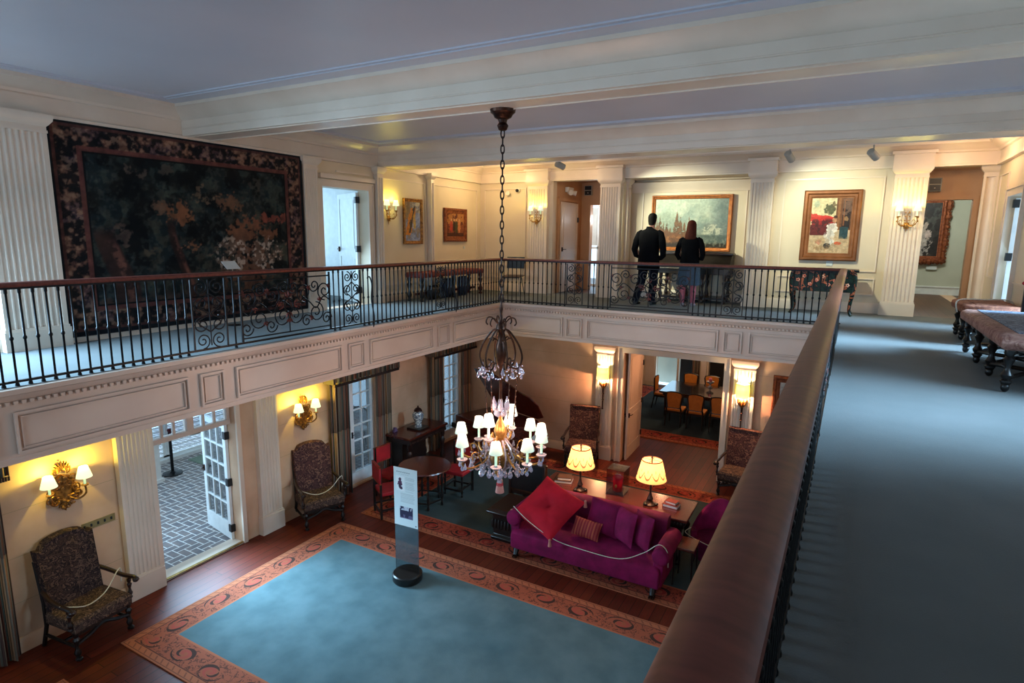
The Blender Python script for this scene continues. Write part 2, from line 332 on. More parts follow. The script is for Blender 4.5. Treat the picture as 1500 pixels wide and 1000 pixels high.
def rugborder(name, ground, scroll, pale, dark):
    # u runs along the border in metres, v across it (0 outside .. 1 inside)
    m = P(name, ground, .95); N, L = nodes(m); b = N['Principled BSDF']; b.inputs['Specular IOR Level'].default_value = .1
    tc = N.new('ShaderNodeTexCoord'); sx = N.new('ShaderNodeSeparateXYZ'); L.new(tc.outputs['UV'], sx.inputs[0]); u, v = sx.outputs[0], sx.outputs[1]
    per = .56; q = mth(N, L, 'DIVIDE', u, per); fl = mth(N, L, 'FLOOR', q); fr = mth(N, L, 'SUBTRACT', mth(N, L, 'FRACT', q), .5)
    sg = mth(N, L, 'SUBTRACT', mth(N, L, 'MULTIPLY', mth(N, L, 'FLOORED_MODULO', fl, 2), 2), 1)
    x = mth(N, L, 'MULTIPLY', fr, 1.0); y = mth(N, L, 'SUBTRACT', mth(N, L, 'MULTIPLY', mth(N, L, 'SUBTRACT', v, .56), 1.15), mth(N, L, 'MULTIPLY', sg, .05))
    r = mth(N, L, 'SQRT', mth(N, L, 'ADD', mth(N, L, 'MULTIPLY', x, x), mth(N, L, 'MULTIPLY', y, y)))
    th = mth(N, L, 'ARCTAN2', y, mth(N, L, 'MULTIPLY', x, sg))
    sp = mth(N, L, 'SINE', mth(N, L, 'ADD', th, mth(N, L, 'MULTIPLY', r, 30)))
    inr = mth(N, L, 'LESS_THAN', r, .33); ln = mth(N, L, 'MULTIPLY', mth(N, L, 'GREATER_THAN', mth(N, L, 'ADD', sp, mth(N, L, 'MULTIPLY', mth(N, L, 'SINE', mth(N, L, 'MULTIPLY', th, 2.0)), .55)), .45), mth(N, L, 'MULTIPLY', inr, mth(N, L, 'GREATER_THAN', r, .12)))
    fill = mth(N, L, 'MULTIPLY', mth(N, L, 'LESS_THAN', sp, -.1), mth(N, L, 'LESS_THAN', r, .2))
    # leaves between the scrolls
    vo = N.new('ShaderNodeTexNoise'); vo.inputs['Scale'].default_value = 1; vo.inputs['Detail'].default_value = 2; vo.inputs['Distortion'].default_value = .8; cb = N.new('ShaderNodeCombineXYZ'); L.new(mth(N, L, 'MULTIPLY', u, 15), cb.inputs[0]); L.new(mth(N, L, 'MULTIPLY', v, 7), cb.inputs[1]); L.new(cb.outputs[0], vo.inputs['Vector'])
    lf = mth(N, L, 'MULTIPLY', mth(N, L, 'MULTIPLY', mth(N, L, 'GREATER_THAN', vo.outputs[0], .53), mth(N, L, 'LESS_THAN', vo.outputs[0], .60)), mth(N, L, 'GREATER_THAN', r, .24))
    mainband = mth(N, L, 'MULTIPLY', mth(N, L, 'GREATER_THAN', v, .26), mth(N, L, 'LESS_THAN', v, .93))
    darkm = mth(N, L, 'MULTIPLY', mth(N, L, 'MAXIMUM', ln, mth(N, L, 'MULTIPLY', lf, .75)), mainband)
    # outer guard stripe with diagonal marks and thin lines
    diag = mth(N, L, 'FRACT', mth(N, L, 'ADD', mth(N, L, 'MULTIPLY', u, 9), mth(N, L, 'MULTIPLY', v, 3)))
    gd = mth(N, L, 'MULTIPLY', mth(N, L, 'LESS_THAN', diag, .22), mth(N, L, 'MULTIPLY', mth(N, L, 'GREATER_THAN', v, .07), mth(N, L, 'LESS_THAN', v, .2)))
    def line(p_, w_): return mth(N, L, 'COMPARE', v, p_, w_)
    dk = mth(N, L, 'MAXIMUM', mth(N, L, 'MAXIMUM', darkm, mth(N, L, 'MULTIPLY', gd, .5)), mth(N, L, 'MAXIMUM', mth(N, L, 'MULTIPLY', line(.24, .014), .8), mth(N, L, 'MULTIPLY', line(.05, .012), .6)))
    def mix(f, a, c):
        n = N.new('ShaderNodeMix'); n.data_type = 'RGBA'
        L.new(f, n.inputs[0])
        if isinstance(a, str): n.inputs[6].default_value = S(a)
        else: L.new(a, n.inputs[6])
        n.inputs[7].default_value = S(c); return n.outputs[2]
    c = mix(mth(N, L, 'MULTIPLY', fill, mainband), ground, scroll)
    c = mix(mth(N, L, 'MAXIMUM', mth(N, L, 'LESS_THAN', v, .22), mth(N, L, 'GREATER_THAN', v, .945)), c, pale)
    c = mix(dk, c, dark); L.new(c, b.inputs['Base Color']); return m
M['rug_border'] = rugborder('scrolled_rug_border', '#a05840', '#a84e40', '#ae6648', '#4a342c')
M['rug_border2'] = rugborder('red_scrolled_rug_border', '#984432', '#8a2c26', '#a45c40', '#3a241e')
def vcol_mat(name, rough=.5, coat=0):
    m = bpy.data.materials.new(name); m.use_nodes = True; N, L = nodes(m); b = N['Principled BSDF']; a = N.new('ShaderNodeVertexColor'); a.layer_name = 'Col'
    L.new(a.outputs[0], b.inputs['Base Color']); b.inputs['Roughness'].default_value = rough; b.inputs['Specular IOR Level'].default_value = .25; b.inputs['Coat Weight'].default_value = coat; return m
M['art'] = vcol_mat('oil_paint', .45)
M['weave'] = vcol_mat('tapestry_weave', .95)
M['print'] = vcol_mat('printed_panel', .6)
# ------------------------------------------------------------------ setting
XL, XR, YF, YFL, YB = -1.95, 8.25, 2.25, 1.70, -16.0
W, Z2, ZF, ZS, ZC = 6.13, 3.6, 2.92, 6.23, 6.60
_t = [0]
def trim(mb, m, **k):
    _t[0] += 1; return struct(mb, 'trim_%d' % _t[0], m, **k)
def cut(mb, axis, c0, c1, a0, a1, z0, z1, holes=()):
    A_ = sorted({a0, a1, *[h[0] for h in holes], *[h[1] for h in holes]}); Zs = sorted({z0, z1, *[h[2] for h in holes], *[h[3] for h in holes]})
    for i in range(len(A_)-1):
        run = None
        for j in range(len(Zs)-1):
            ca, cz = (A_[i]+A_[i+1])/2, (Zs[j]+Zs[j+1])/2
            solid = not any(h[0] < ca < h[1] and h[2] < cz < h[3] for h in holes)
            if solid: run = (run[0] if run else Zs[j], Zs[j+1])
            if run and (not solid or j == len(Zs)-2):
                if axis == 'x': mb.bx(c0, c1, A_[i], A_[i+1], *run)
                else: mb.bx(A_[i], A_[i+1], c0, c1, *run)
                run = None
    return mb
def at_wall(x, y, z=0, rz=0): return Matrix.Translation((x, y, z)) @ Matrix.Rotation(rz, 4, 'Z')
LW = PI/2       # things on the left wall look towards +x
RW = -PI/2
def frame(mb, x0, x1, z0, z1, w, d0, d1=0, legs=False):
    # rectangular frame outside x0..x1, z0..z1; legs: no bottom rail
    mb.bx(x0-w, x0, -d0, d1, z0 if legs else z0-w, z1+w); mb.bx(x1, x1+w, -d0, d1, z0 if legs else z0-w, z1+w); mb.bx(x0, x1, -d0, d1, z1, z1+w)
    if not legs: mb.bx(x0, x1, -d0, d1, z0-w, z0)
def pilaster(x, y, rz, z0, z1, w, dep, n=7, m=None, base=.22):
    mb = MB(); mb.xf = at_wall(x, y, 0, rz); h = w/2
    mb.bx(-h-.02, h+.02, -dep-.02, .01, z0, z0+base); mb.bx(-h-.01, h+.01, -dep-.01, .01, z0+base, z0+base+.03)
    poly = [(h, .01), (-h, .01), (-h, -dep)]; mrg = w*.07; fw = (w-2*mrg)/n; 
    for k in range(n):
        x0 = -h+mrg+k*fw+fw*.12; x1 = -h+mrg+(k+1)*fw-fw*.12; c = (x0+x1)/2; R_ = (x1-x0)/2
        for q in range(6):
            a = PI-PI*q/5; poly.append((c+R_*math.cos(a), -dep+R_*.75*math.sin(a)))
    poly.append((h, -dep)); zt = z1-.2
    mb.prism(poly, z0+base+.03, zt, 'z')
    mb.bx(-h-.008, h+.008, -dep-.008, .01, zt, zt+.03)
    pr = [(0, .03), (.0, .07), (.02, .09), (.05, .13), (.055, .16), (.055, .2)]
    mb.loft([[(-h-p, .01, zt+z), (h+p, .01, zt+z), (h+p, -dep-p, zt+z), (-h-p, -dep-p, zt+z)] for p, z in pr])
    return trim(mb, m or M['trimw'])
ENT = [(0, 6.20), (.07, 6.20), (.07, 6.235), (.045, 6.24), (.045, 6.42), (.075, 6.43), (.085, 6.46), (.15, 6.50), (.2, 6.55), (.24, 6.555), (.24, ZC), (0, ZC)]

# floors
struct(MB().bx(XL-.25, XR+.25, YB, 9.3, -.2, 0), 'floor', M['floor'])
g = MB(); g.bx(XL-.02, -.0, YB, YF, Z2-.03, Z2); g.bx(0, W, 0.0, YF, Z2-.03, Z2); g.bx(W, XR+.02, YB, YF, Z2-.03, Z2); g.bx(0, W, YF, 2.84, Z2-.03, Z2)
struct(g, 'floor_gallery', M['gallery_carpet'])
g = MB(); g.bx(XL-.3, XR+1.3, 2.84, 8.2, Z2-.1, Z2-.003); g.bx(W-.0, XR+.02, YF, 2.85, Z2-.1, Z2-.003); struct(g, 'floor_hall', M['hallfloor'])
struct(MB().bx(-9, XL-.2, -11, 2, -.12, -.03), 'floor_terrace', M['brick'])
struct(MB().bx(0, 6.5, 4.25, 8.95, 0, .012), 'floor_dining', M['dining_carpet'])
# gallery slabs behind the fascias
g = MB(); g.bx(XL-.25, -.02, YB, YF, ZF, Z2-.03); g.bx(-.02, W+.02, .02, YF+.8, ZF, Z2-.03); g.bx(W+.02, XR+.25, YB, YF+.8, ZF, Z2-.03); g.bx(XL-.25, XR+.3, 2.85, 8.2, 3.3, Z2-.1)
struct(g, 'ceiling_lower', M['ceil'])
# ceiling
struct(MB().bx(XL-.25, XR+.25, YB, YF+.25, ZC, ZC+.15), 'ceiling', M['ceil'])
g = MB()
for k in (.42, .50):
    g.bx(XL+k, XR-k, -5.45-k-.012, -5.45-k, ZC-.014, ZC+.01); g.bx(XL+k, XL+k+.012, YB, -5.45-k, ZC-.014, ZC+.01); g.bx(XR-k-.012, XR-k, YB, -5.45-k, ZC-.014, ZC+.01)
    for y in (-5.0+k, -1.52-k-.012): g.bx(XL+k, XR-k, y, y+.012, ZC-.014, ZC+.01)
    for x in (XL+k, XR-k): g.bx(x, x+.012, -5.0+k, -1.52-k, ZC-.014, ZC+.01)
trim(g, M['ceil'])
# beams across the room
def beam(y0, y1):
    pr = [(0, ZS), (0, ZS+.085), (.012, ZS+.09), (.012, ZS+.10), (.004, ZS+.105), (.004, ZS+.20), (.03, ZS+.21), (.045, ZS+.235), (.11, ZS+.27), (.17, ZS+.325), (.20, ZS+.33), (.20, ZC)]
    poly = [(y0-p, z) for p, z in pr]+[(y1+p, z) for p, z in reversed(pr)]
    mb = MB().prism(poly, XL, XR, 'x')
    for y in (y0+.05, y1-.062): mb.bx(XL, XR, y, y+.012, ZS-.012, ZS+.01)
    return trim(mb, M['trimw'])
beam(-5.45, -5.0); beam(-1.52, -.85)
# walls
L_UP = [(-2.95, -1.79, Z2, 5.76), (-11.2, -7.95, Z2, 5.9)]
L_LO = [(-6.22, -4.93, 0, 2.62), (-2.62, -1.72, .04, 2.25), (.42, 1.36, .04, 2.25), (-9.6, -8.35, .04, 2.25)]
struct(cut(MB(), 'x', XL-.25, XL, YB, YF+.25, Z2, ZC, L_UP), 'wall_left', M['wall'])
struct(cut(MB(), 'x', XL-.25, XL, YB, YFL+.1, 0, Z2, L_LO), 'wall_left_lower', M['stone'])
R_UP = [(.30, 1.22, Z2, 5.62), (-2.0, -.95, 3.75, 5.75), (-6.4, -4.1, 3.75, 5.85)]
struct(cut(MB(), 'x', XR, XR+.25, YB, 3.1, Z2, ZC, R_UP), 'wall_right', M['wall'])
struct(MB().bx(XR, XR+.25, YB, 9.3, 0, Z2), 'wall_right_lower', M['stone'])
F_UP = [(0.04, 1.22, Z2, 6.2), (1.74, 4.37, Z2, 6.2), (7.26, 8.25, Z2, 6.2)]
struct(cut(MB(), 'y', YF, YF+.2, XL-.25, XR, Z2, ZC, F_UP), 'wall_far', M['wall'])
struct(cut(MB(), 'y', YFL, 3.0, XL-.25, XR, 0, ZF, [(2.11, 4.20, 0, 2.48)]), 'wall_far_lower', M['stone'])
RV = [(-1.2, .6, .2, 2.4), (2, 4, .2, 2.4), (5.4, 7.2, .2, 2.4), (-1.2, .6, 3.9, 6.0), (2, 4, 3.9, 6.0), (5.4, 7.2, 3.9, 6.0)]
struct(cut(MB(), 'y', YB-.25, YB, XL-.25, XR+.25, 0, ZC, RV), 'wall_rear', M['wall'])
# alcove, side hall and vestibule behind the far wall
g = MB(); g.bx(1.5, 4.6, 2.84, 3.0, Z2, ZC); g.bx(4.37, 4.55, YF, 2.9, Z2, ZC); g.bx(1.5, 4.6, YF+.2, 3.0, 6.2, ZC); g.bx(1.62, 1.74, 2.55, 2.9, Z2, 6.2); struct(g, 'wall_alcove', M['wall'])
g = MB(); g.bx(-.15, .04, YF+.2, 4.1, Z2, ZC); g.bx(-1.2, -1.1, 4.0, 5.4, Z2, ZC); cut(g, 'y', 3.95, 4.1, -1.1, 2.6, Z2, ZC, [(.30, .66, Z2, 5.74)]); g.bx(1.6, 1.74, 3.0, 4.1, Z2, ZC); g.bx(-.1, 1.8, YF+.2, 4.1, 6.3, 6.4); g.bx(1.2, 1.3, 4.1, 5.3, Z2, ZC); struct(g, 'wall_hall', M['tanwall'])
g = MB(); cut(g, 'y', 2.95, 3.1, 6.9, 8.3, Z2, ZC, [(7.16, 8.02, Z2, 5.68)]); g.bx(7.14, 7.26, YF+.2, 2.95, Z2, ZC); g.bx(7.0, 8.3, YF+.2, 3.1, 6.2, ZC); struct(g, 'wall_vestibule', M['tanwall'])
g = MB(); g.bx(5.6, 9.5, 7.9, 8.05, Z2, 6.5); g.bx(5.6, 5.75, 3.1, 8, Z2, 6.5); g.bx(9.45, 9.6, 3.1, 8, Z2, 6.5); g.bx(8.3, 9.5, 3.1, 3.2, Z2, 6.5); struct(g, 'wall_green_room', M['greenwall'])
struct(MB().bx(5.6, 9.7, 3.1, 8, 6.4, 6.5), 'ceiling_green_room', M['ceil'])
g = MB(); g.bx(5.76, 9.44, 7.86, 7.92, Z2, 3.78); g.bx(5.76, 9.44, 7.84, 7.9, 3.78, 3.81); trim(g, M['white'])
# room behind the left hall door
g = MB(); g.bx(-5.6, XL-.25, -1.0, -.85, Z2, 6.3); g.bx(-5.6, XL-.25, -4.65, -4.5, Z2, 6.3); g.bx(-5.7, XL-.25, -4.65, -.85, 6.25, 6.4)
cut(g, 'x', -5.75, -5.6, -4.65, -.85, Z2, 6.4, [(-4.2, -1.4, 4.2, 6.0)]); struct(g, 'wall_side_room', M['white'])
struct(MB().bx(-5.7, XL-.2, -4.65, -.85, Z2-.1, Z2-.002), 'floor_side_room', M['gallery_carpet'])
# dining room
g = MB(); g.bx(-.1, .05, 3, 9.2, 0, 3.0); cut(g, 'y', 9.0, 9.2, -.1, 6.6, 0, 3.0, [(.80, 1.50, 0, 2.3), (1.56, 2.02, 0, 2.2), (2.52, 3.15, 0, 1.3)]); g.bx(6.5, 6.65, 3, 9.2, 0, 3.0); struct(g, 'wall_dining', M['wall'])
struct(MB().bx(-.1, 6.6, 3.0, 9.2, 2.95, 3.05), 'ceiling_dining', M['ceil'])
g = MB(); g.bx(1.45, 2.1, 9.6, 9.7, 0, 2.5); g.bx(2.45, 3.2, 9.2, 9.4, 0, 1.4); struct(MB().bx(-.5, 2.6, 10.1, 10.3, -.1, 3.4), 'wall_dining_sky_block', M['greenwall']); struct(g, 'wall_dining_recess', P('dark_recess_lining', '#15100e', .8))  # pale outer wall added to block the bright sky behind the dining window
g = MB(); g.bx(2.28, 2.46, 8.93, 9.0, 0, 2.9); g.bx(3.2, 3.4, 8.93, 9.0, 0, 2.9); g.bx(2.28, 3.4, 8.93, 9.0, 1.35, 1.6); g.bx(.06, .12, 8.2, 8.9, .2, 1.0); g.bx(.45, .76, 8.97, 9.0, .15, 2.4); trim(g, M['trimw'])
# entablatures
def ent_y(x, sg, y0, y1): return trim(MB().prism([(x+sg*p, z) for p, z in ENT], y0, y1, 'y'), M['trimw'])
def ent_x(y, x0, x1): return trim(MB().prism([(y-p, z) for p, z in ENT], x0, x1, 'x'), M['trimw'])
ent_y(XL, 1, YB, YF); ent_y(XR, -1, YB, YF); ent_x(YF, XL, XR)
g = MB()
for xc, ww in ((-.305, .56), (1.475, .56), (4.575, .5), (7.005, .6)): g.bx(xc-ww/2, xc+ww/2, YF-.17, YF, 6.2, 6.42); g.bx(xc-ww/2-.03, xc+ww/2+.03, YF-.24, YF, 6.42, 6.47)
trim(g, M['trimw'])
# lower cornice in the alcove
trim(MB().prism([(2.84-p, z-.12) for p, z in [(0, 6.05), (.03, 6.05), (.05, 6.12), (.12, 6.2), (.14, 6.26), (0, 6.3)]], 1.74, 4.37, 'x'), M['trimw'])
# pilasters
pilaster(XL, -7.42, LW, Z2, 6.22, .62, .12, 9); pilaster(XL, -3.22, LW, Z2, 6.22, .30, .06, 6)
pilaster(XL, -1.53, LW, Z2, 6.22, .16, .10, 2); pilaster(XL, .12, LW, Z2, 6.25, .10, .12, 1)
pilaster(-.305, YF, 0, Z2, 6.22, .50, .12, 7); pilaster(1.475, YF, 0, Z2, 6.22, .46, .12, 7)
pilaster(4.575, YF, 0, Z2, 6.22, .42, .12, 6); pilaster(7.005, YF, 0, Z2, 6.22, .50, .14, 7); pilaster(8.15, 2.42, 0, Z2, 6.22, .2, .05, 1)
pilaster(1.74, 2.52, LW, Z2, 6.22, .2, .05, 1)
pilaster(XL, -6.50, LW, 0, ZF, .44, .10, 7, base=.3); pilaster(XL, -4.40, LW, 0, ZF, .40, .09, 6, base=.3)
pilaster(1.70, YFL, 0, 0, ZF-.34, .38, .10, 6, base=.3); pilaster(4.60, YFL, 0, 0, ZF-.34, .40, .10, 6, base=.3)
# fascias of the gallery edge
FP = [(0, ZF), (.02, ZF), (.02, ZF+.05), (.012, ZF+.06), (.012, 3.44), (.03, 3.45), (.035, 3.48), (.06, 3.50), (.075, 3.54), (.095, 3.55), (.095, Z2-.005), (0, Z2-.005)]
def panels(mb, spans, d=.018, z0=3.03, z1=3.36):
    for a, b in spans:
        frame(mb, a, b, z0, z1, .022, d+.012); frame(mb, a+.03, b-.03, z0+.03, z1-.03, .008, d+.004)
SPY = [(-12.6, -12.3), (-12.1, -8.6), (-8.42, -6.87), (-6.69, -6.44), (-6.24, -4.58), (-4.40, -4.12), (-3.95, -2.42), (-2.22, -1.92), (-1.74, -.12)]
for nm, rz, x, y, sp in (('l', LW, 0, 0, SPY), ('r', RW, W, 0, [(-b, -a) for a, b in SPY])):
    mb = MB(); mb.xf = at_wall(x, y, 0, rz)
    s_ = sorted(sp); lo, hi = (YB, -.0) if nm == 'l' else (0.0, -YB)
    mb.prism([(-p+.02, z) for p, z in FP], lo, hi, 'x'); panels(mb, sp)
    k = lo
    while k < hi:
        if -12 < (k if nm == 'l' else -k): mb.bx(k, k+.03, -.05, 0, 3.455, 3.485)
        k += .06
    trim(mb, M['fascia'])
mb = MB(); mb.prism([(-p+.02, z) for p, z in FP], 0, W, 'x'); panels(mb, [(.22, 1.36), (1.48, 1.77), (1.91, 4.31), (4.44, 4.70), (4.85, 5.95)])
for k in range(int(W/.06)): mb.bx(k*.06, k*.06+.03, -.05, 0, 3.455, 3.485)
trim(mb, M['fascia'])
# baseboards
def base_run(name, axis, c, sg, a0, a1, z, m):
    pr = [(0, z), (.03, z), (.03, z+.15), (.02, z+.17), (.012, z+.19), (0, z+.19)]; poly = [(c+sg*p, q) for p, q in pr]
    return struct(MB().prism(poly, a0, a1, 'y' if axis == 'x' else 'x'), name, m)
for i, (a, b) in enumerate(((YB, -11.2), (-7.95, -7.75), (-7.05, -3.4), (-1.6, YF))): base_run('baseboard_left', 'x', XL, 1, a, b, Z2, M['trimw'])
for a, b in ((XL, -.56), (4.8, 6.74)): base_run('baseboard_far', 'y', YF, -1, a, b, Z2, M['trimw'])
base_run('baseboard_alcove', 'y', 2.84, -1, 1.8, 4.37, Z2, M['trimw'])
for a, b in ((YB, .1), (1.42, YF)): base_run('baseboard_right', 'x', XR, -1, a, b, Z2, M['trimw'])
for a, b in ((YB, -6.75), (-4.18, -2.8), (-1.5, .3)): base_run('baseboard_left_lower', 'x', XL, 1, a, b, 0, M['stone'])
for a, b in ((XL, 1.5), (4.82, XR)): base_run('baseboard_far_lower', 'y', YFL, -1, a, b, 0, M['stone'])
# wall panel mouldings
g = MB(); g.xf = at_wall(XL, 0, 0, LW)
for a, b in ((-1.36, -.02), (.28, 2.05)):
    frame(g, a, b, 4.38, 6.02, .022, .022); frame(g, a, b, 3.95, 4.22, .022, .022)
trim(g, M['trimw'])
g = MB(); g.xf = at_wall(0, YF, 0, 0)
for a, b in ((-1.8, -.68), (4.98, 6.6)):
    frame(g, a, b, 4.38, 6.05, .022, .022); frame(g, a, b, 3.95, 4.22, .022, .022)
g.xf = at_wall(0, 2.84, 0, 0); frame(g, 2.02, 4.2, 4.38, 5.95, .022, .022); frame(g, 2.02, 4.2, 3.95, 4.22, .022, .022)
g.xf = at_wall(XR, 0, 0, RW); frame(g, -2.1, -1.5, 4.38, 6.0, .02, .02); frame(g, -.2, .85, 4.38, 6.0, .02, .02)

trim(g, M['trimw'])
# stone coursing and stains of the lower walls: fine incised joints
g = MB()
for z in (.62, 1.18, 1.74, 2.30):
    for a, b in ((-8.3, -6.75), (-4.18, -2.95), (-1.4, .1)): g.bx(XL-.01, XL+.0015, a, b, z, z+.004)
    for a, b in ((XL, 1.48), (4.82, XR)): g.bx(a, b, YFL-.0015, YFL+.01, z, z+.004)
trim(g, P('stone_joint', '#a8946e', .7))
# casings
g = MB(); g.xf = at_wall(XL, 0, 0, LW); frame(g, -2.95, -1.79, Z2, 5.76, .10, .035, legs=True); frame(g, -3.05, -1.69, Z2, 5.86, .02, .05, legs=True)
g.bx(-3.0, -1.62, -.06, 0, 5.90, 5.98); g.bx(-2.6, -1.75, -.03, 0, 6.03, 6.06); trim(g, M['trimw'])
g = MB(); g.xf = at_wall(XR, 0, 0, RW); frame(g, -1.22, -.30, Z2, 5.62, .10, .035, legs=True); frame(g, -1.32, -.20, Z2, 5.72, .02, .05, legs=True)
frame(g, .95, 2.0, 3.75, 5.75, .1, .03); frame(g, 4.1, 6.4, 3.75, 5.85, .1, .03); trim(g, M['trimw'])
g = MB(); frame(g, 7.16, 8.02, Z2, 5.68, .09, .03, legs=True); g.xf = at_wall(0, 2.95); g.v = []; g.f = []; frame(g, 7.27, 8.02, Z2, 5.68, .08, .03, legs=True); trim(g, M['tanwall'])
g = MB(); g.xf = at_wall(0, 3.95); frame(g, .30, .66, Z2, 5.74, .08, .03, legs=True); trim(g, M['tanwall'])
g = MB(); g.xf = at_wall(0, YFL); frame(g, 2.11, 4.20, 0, 2.48, .10, .05, legs=True); frame(g, 2.01, 4.30, 0, 2.58, .025, .08, legs=True); trim(g, M['trimw'])
g = MB(); g.xf = at_wall(XL, 0, 0, LW); frame(g, -6.22, -4.93, 0, 2.62, .07, .04, legs=True); g.bx(-6.22, -4.93, -.02, .25, 0, .02); trim(g, M['trimw'])
trim(MB().bx(XL-.02, XL+.03, -6.22, -4.93, .018, .028), M['brass'])

# ------------------------------------------------------------------ doors and windows
def leaf(name, w_, h_, loc, rz, rows=5, cols=3, m='white', glass=True, kick=.28, hinges=True, hz=None, panels_=None):
    t = .045; st = .095
    mb = MB(); mb.bx(0, st, -t/2, t/2, 0, h_); mb.bx(w_-st, w_, -t/2, t/2, 0, h_); mb.bx(st, w_-st, -t/2, t/2, 0, kick); mb.bx(st, w_-st, -t/2, t/2, h_-st, h_)
    gw, gh = w_-2*st, h_-st-kick
    if glass:
        for i in range(1, cols): x = st+gw*i/cols; mb.bx(x-.012, x+.012, -.018, .018, kick, h_-st)
        for j in range(1, rows): z = kick+gh*j/rows; mb.bx(st, w_-st, -.018, .018, z-.012, z+.012)
    else:
        mb.bx(st, w_-st, -.012, .012, kick, h_-st)
        mb.bx(st, w_-st, -t/2, t/2, h_*.42, h_*.42+.12)
        for z0, z1 in ((kick+.04, h_*.42-.04), (h_*.42+.16, h_-st-.04)): mb.bx(st+.05, w_-st-.05, -.02, .02, z0, z1)
    o = struct(mb, name, M[m]); o.location = loc; o.rotation_euler = (0, 0, rz)
    if glass: MB().bx(st, w_-st, -.003, .003, kick, h_-st).build('glass', M['glass'], o)
    hb = MB(); hb.bx(w_-.06, w_-.045+.02, -.05, .05, .98, 1.08); hb.tube([(w_-.05, -.05, 1.03), (w_-.05, -.075, 1.03), (w_-.17, -.08, 1.03)], .009); hb.tube([(w_-.05, .05, 1.03), (w_-.05, .075, 1.03), (w_-.17, .08, 1.03)], .009)
    hb.build('handle', M['bronze'], o)
    if hinges:
        for z in (hz or (.2, h_*.5, h_-.2)): MB().bx(-.03, .05, -.04, .04, z-.06, z+.06).build('hinge', M['blackplastic'], o)
    return o
leaf('door_1', .86, 1.965, (XL-.2, -4.96, .02), PI-.18)
leaf('door_2', .62, 1.965, (XL-.2, -6.19, .02), PI+.25)
# transom over the terrace doors
mb = MB(); mb.xf = at_wall(XL-.16, 0, 0, LW); mb.bx(-6.22, -4.93, -.05, .05, 1.99, 2.06); mb.bx(-6.22, -4.93, -.04, .04, 2.5, 2.62); mb.bx(-5.63, -5.53, -.05, .05, 2.06, 2.5); mb.bx(-6.22, -6.17, -.04, .04, 2.06, 2.5); mb.bx(-4.98, -4.93, -.04, .04, 2.06, 2.5)
for x in (-5.99, -5.81, -5.35, -5.17): mb.bx(x-.014, x+.014, -.025, .025, 2.06, 2.5)
tr = struct(mb, 'window_1', M['fascia']); MB().bx(XL-.165, XL-.16, -6.17, -4.98, 2.06, 2.5).build('glass', M['glass'], tr)
# French windows with curtains on the left wall
def french(name, y0, y1, z1=2.22):
    mb = MB(); mb.xf = at_wall(XL-.12, 0, 0, LW); ym = y0+(y1-y0)*.30
    mb.bx(y0, y0+.05, -.06, .06, .04, z1); mb.bx(y1-.05, y1, -.06, .06, .04, z1); mb.bx(y0, y1, -.06, .06, z1-.06, z1); mb.bx(y0, y1, -.06, .06, .04, .26); mb.bx(ym-.06, ym+.06, -.05, .05, .1, z1)
    for a, b, nc in ((y0+.05, ym-.06, 1), (ym+.06, y1-.05, 2)):
        for i in range(1, nc): x = a+(b-a)*i/nc; mb.bx(x-.011, x+.011, -.02, .02, .26, z1)
        for j in range(1, 6): z = .26+(z1-.32)*j/6; mb.bx(a, b, -.02, .02, z-.011, z+.011)
    o = struct(mb, name, M['white']); MB().bx(XL-.124, XL-.118, y0+.05, y1-.05, .26, z1-.06).build('glass', M['glass'], o)
    hb = MB(); hb.xf = at_wall(XL-.12, 0, 0, LW); hb.box((ym, -.06, 1.05), (.03, .03, .12)); hb.tube([(ym, -.07, 1.05), (ym+.09, -.085, 1.05)], .008); hb.build('handle', M['blackplastic'], o); return o
french('window_2', -2.62, -1.72); french('window_3', .42, 1.36); french('window_4', -9.6, -8.35)
# right gallery: glazed openings
for nm, a, b, z1 in (('window_5', .95, 2.0, 5.75), ('window_6', 4.1, 6.4, 5.85)):
    mb = MB(); mb.xf = at_wall(XR+.1, 0, 0, RW); frame(mb, a+.05, b-.05, 3.8, z1-.05, .05, .04, .04)
    n = 2 if b-a < 1.5 else 3
    for i in range(1, n): x = a+(b-a)*i/n; mb.bx(x-.02, x+.02, -.03, .03, 3.75, z1)
    struct(mb, nm, M['white'])
# right hall door folded open, seen with its hinges
o = leaf('door_3', .8, 1.98, (XR+.06, 1.16, Z2+.01), -.05, glass=False, hz=(1.10, 1.90)); 
# left upper door leaf in the side room
leaf('door_4', .95, 2.12, (XL-.24, -1.83, Z2+.01), PI-.42, glass=False, hz=(.25, 1.05, 1.98))
# side hall door beyond the far gallery
leaf('door_5', .98, 2.15, (.07, 3.62, Z2+.01), -PI/2, glass=False, m='trimw', hz=(1.75,))
g = MB(); g.xf = at_wall(.04, 0, 0, LW); frame(g, 2.62, 3.64, Z2, 5.78, .08, .03, legs=True); trim(g, M['tanwall'])
# folded panelled door in the deep reveal of the dining doorway
o = leaf('door_6', 1.1, 2.44, (2.15, 2.92, .005), -PI/2+.03, glass=False, m='trimw', hz=(.35, 1.15, 2.05))
# bright strip of window with its blind at the end of the side hall
mb = MB(); mb.xf = at_wall(0, 5.2); frame(mb, -.95, 1.15, 3.65, 5.8, .05, .03); mb.bx(-.95, 1.15, -.03, .01, 4.62, 4.68); mb.bx(.02, .08, -.03, .01, 3.65, 5.8); struct(mb, 'window_7', M['white'])
bl = MB(); bl.bx(-.9, 1.1, 5.23, 5.24, 4.7, 5.6); bl.bx(-.9, 1.1, 5.22, 5.25, 5.58, 5.72)
o = bl.build('roller_blind', M['paper']); tagp(o, 'white roller blind half lowered in the bright window at the end of the side hall', 'blind')
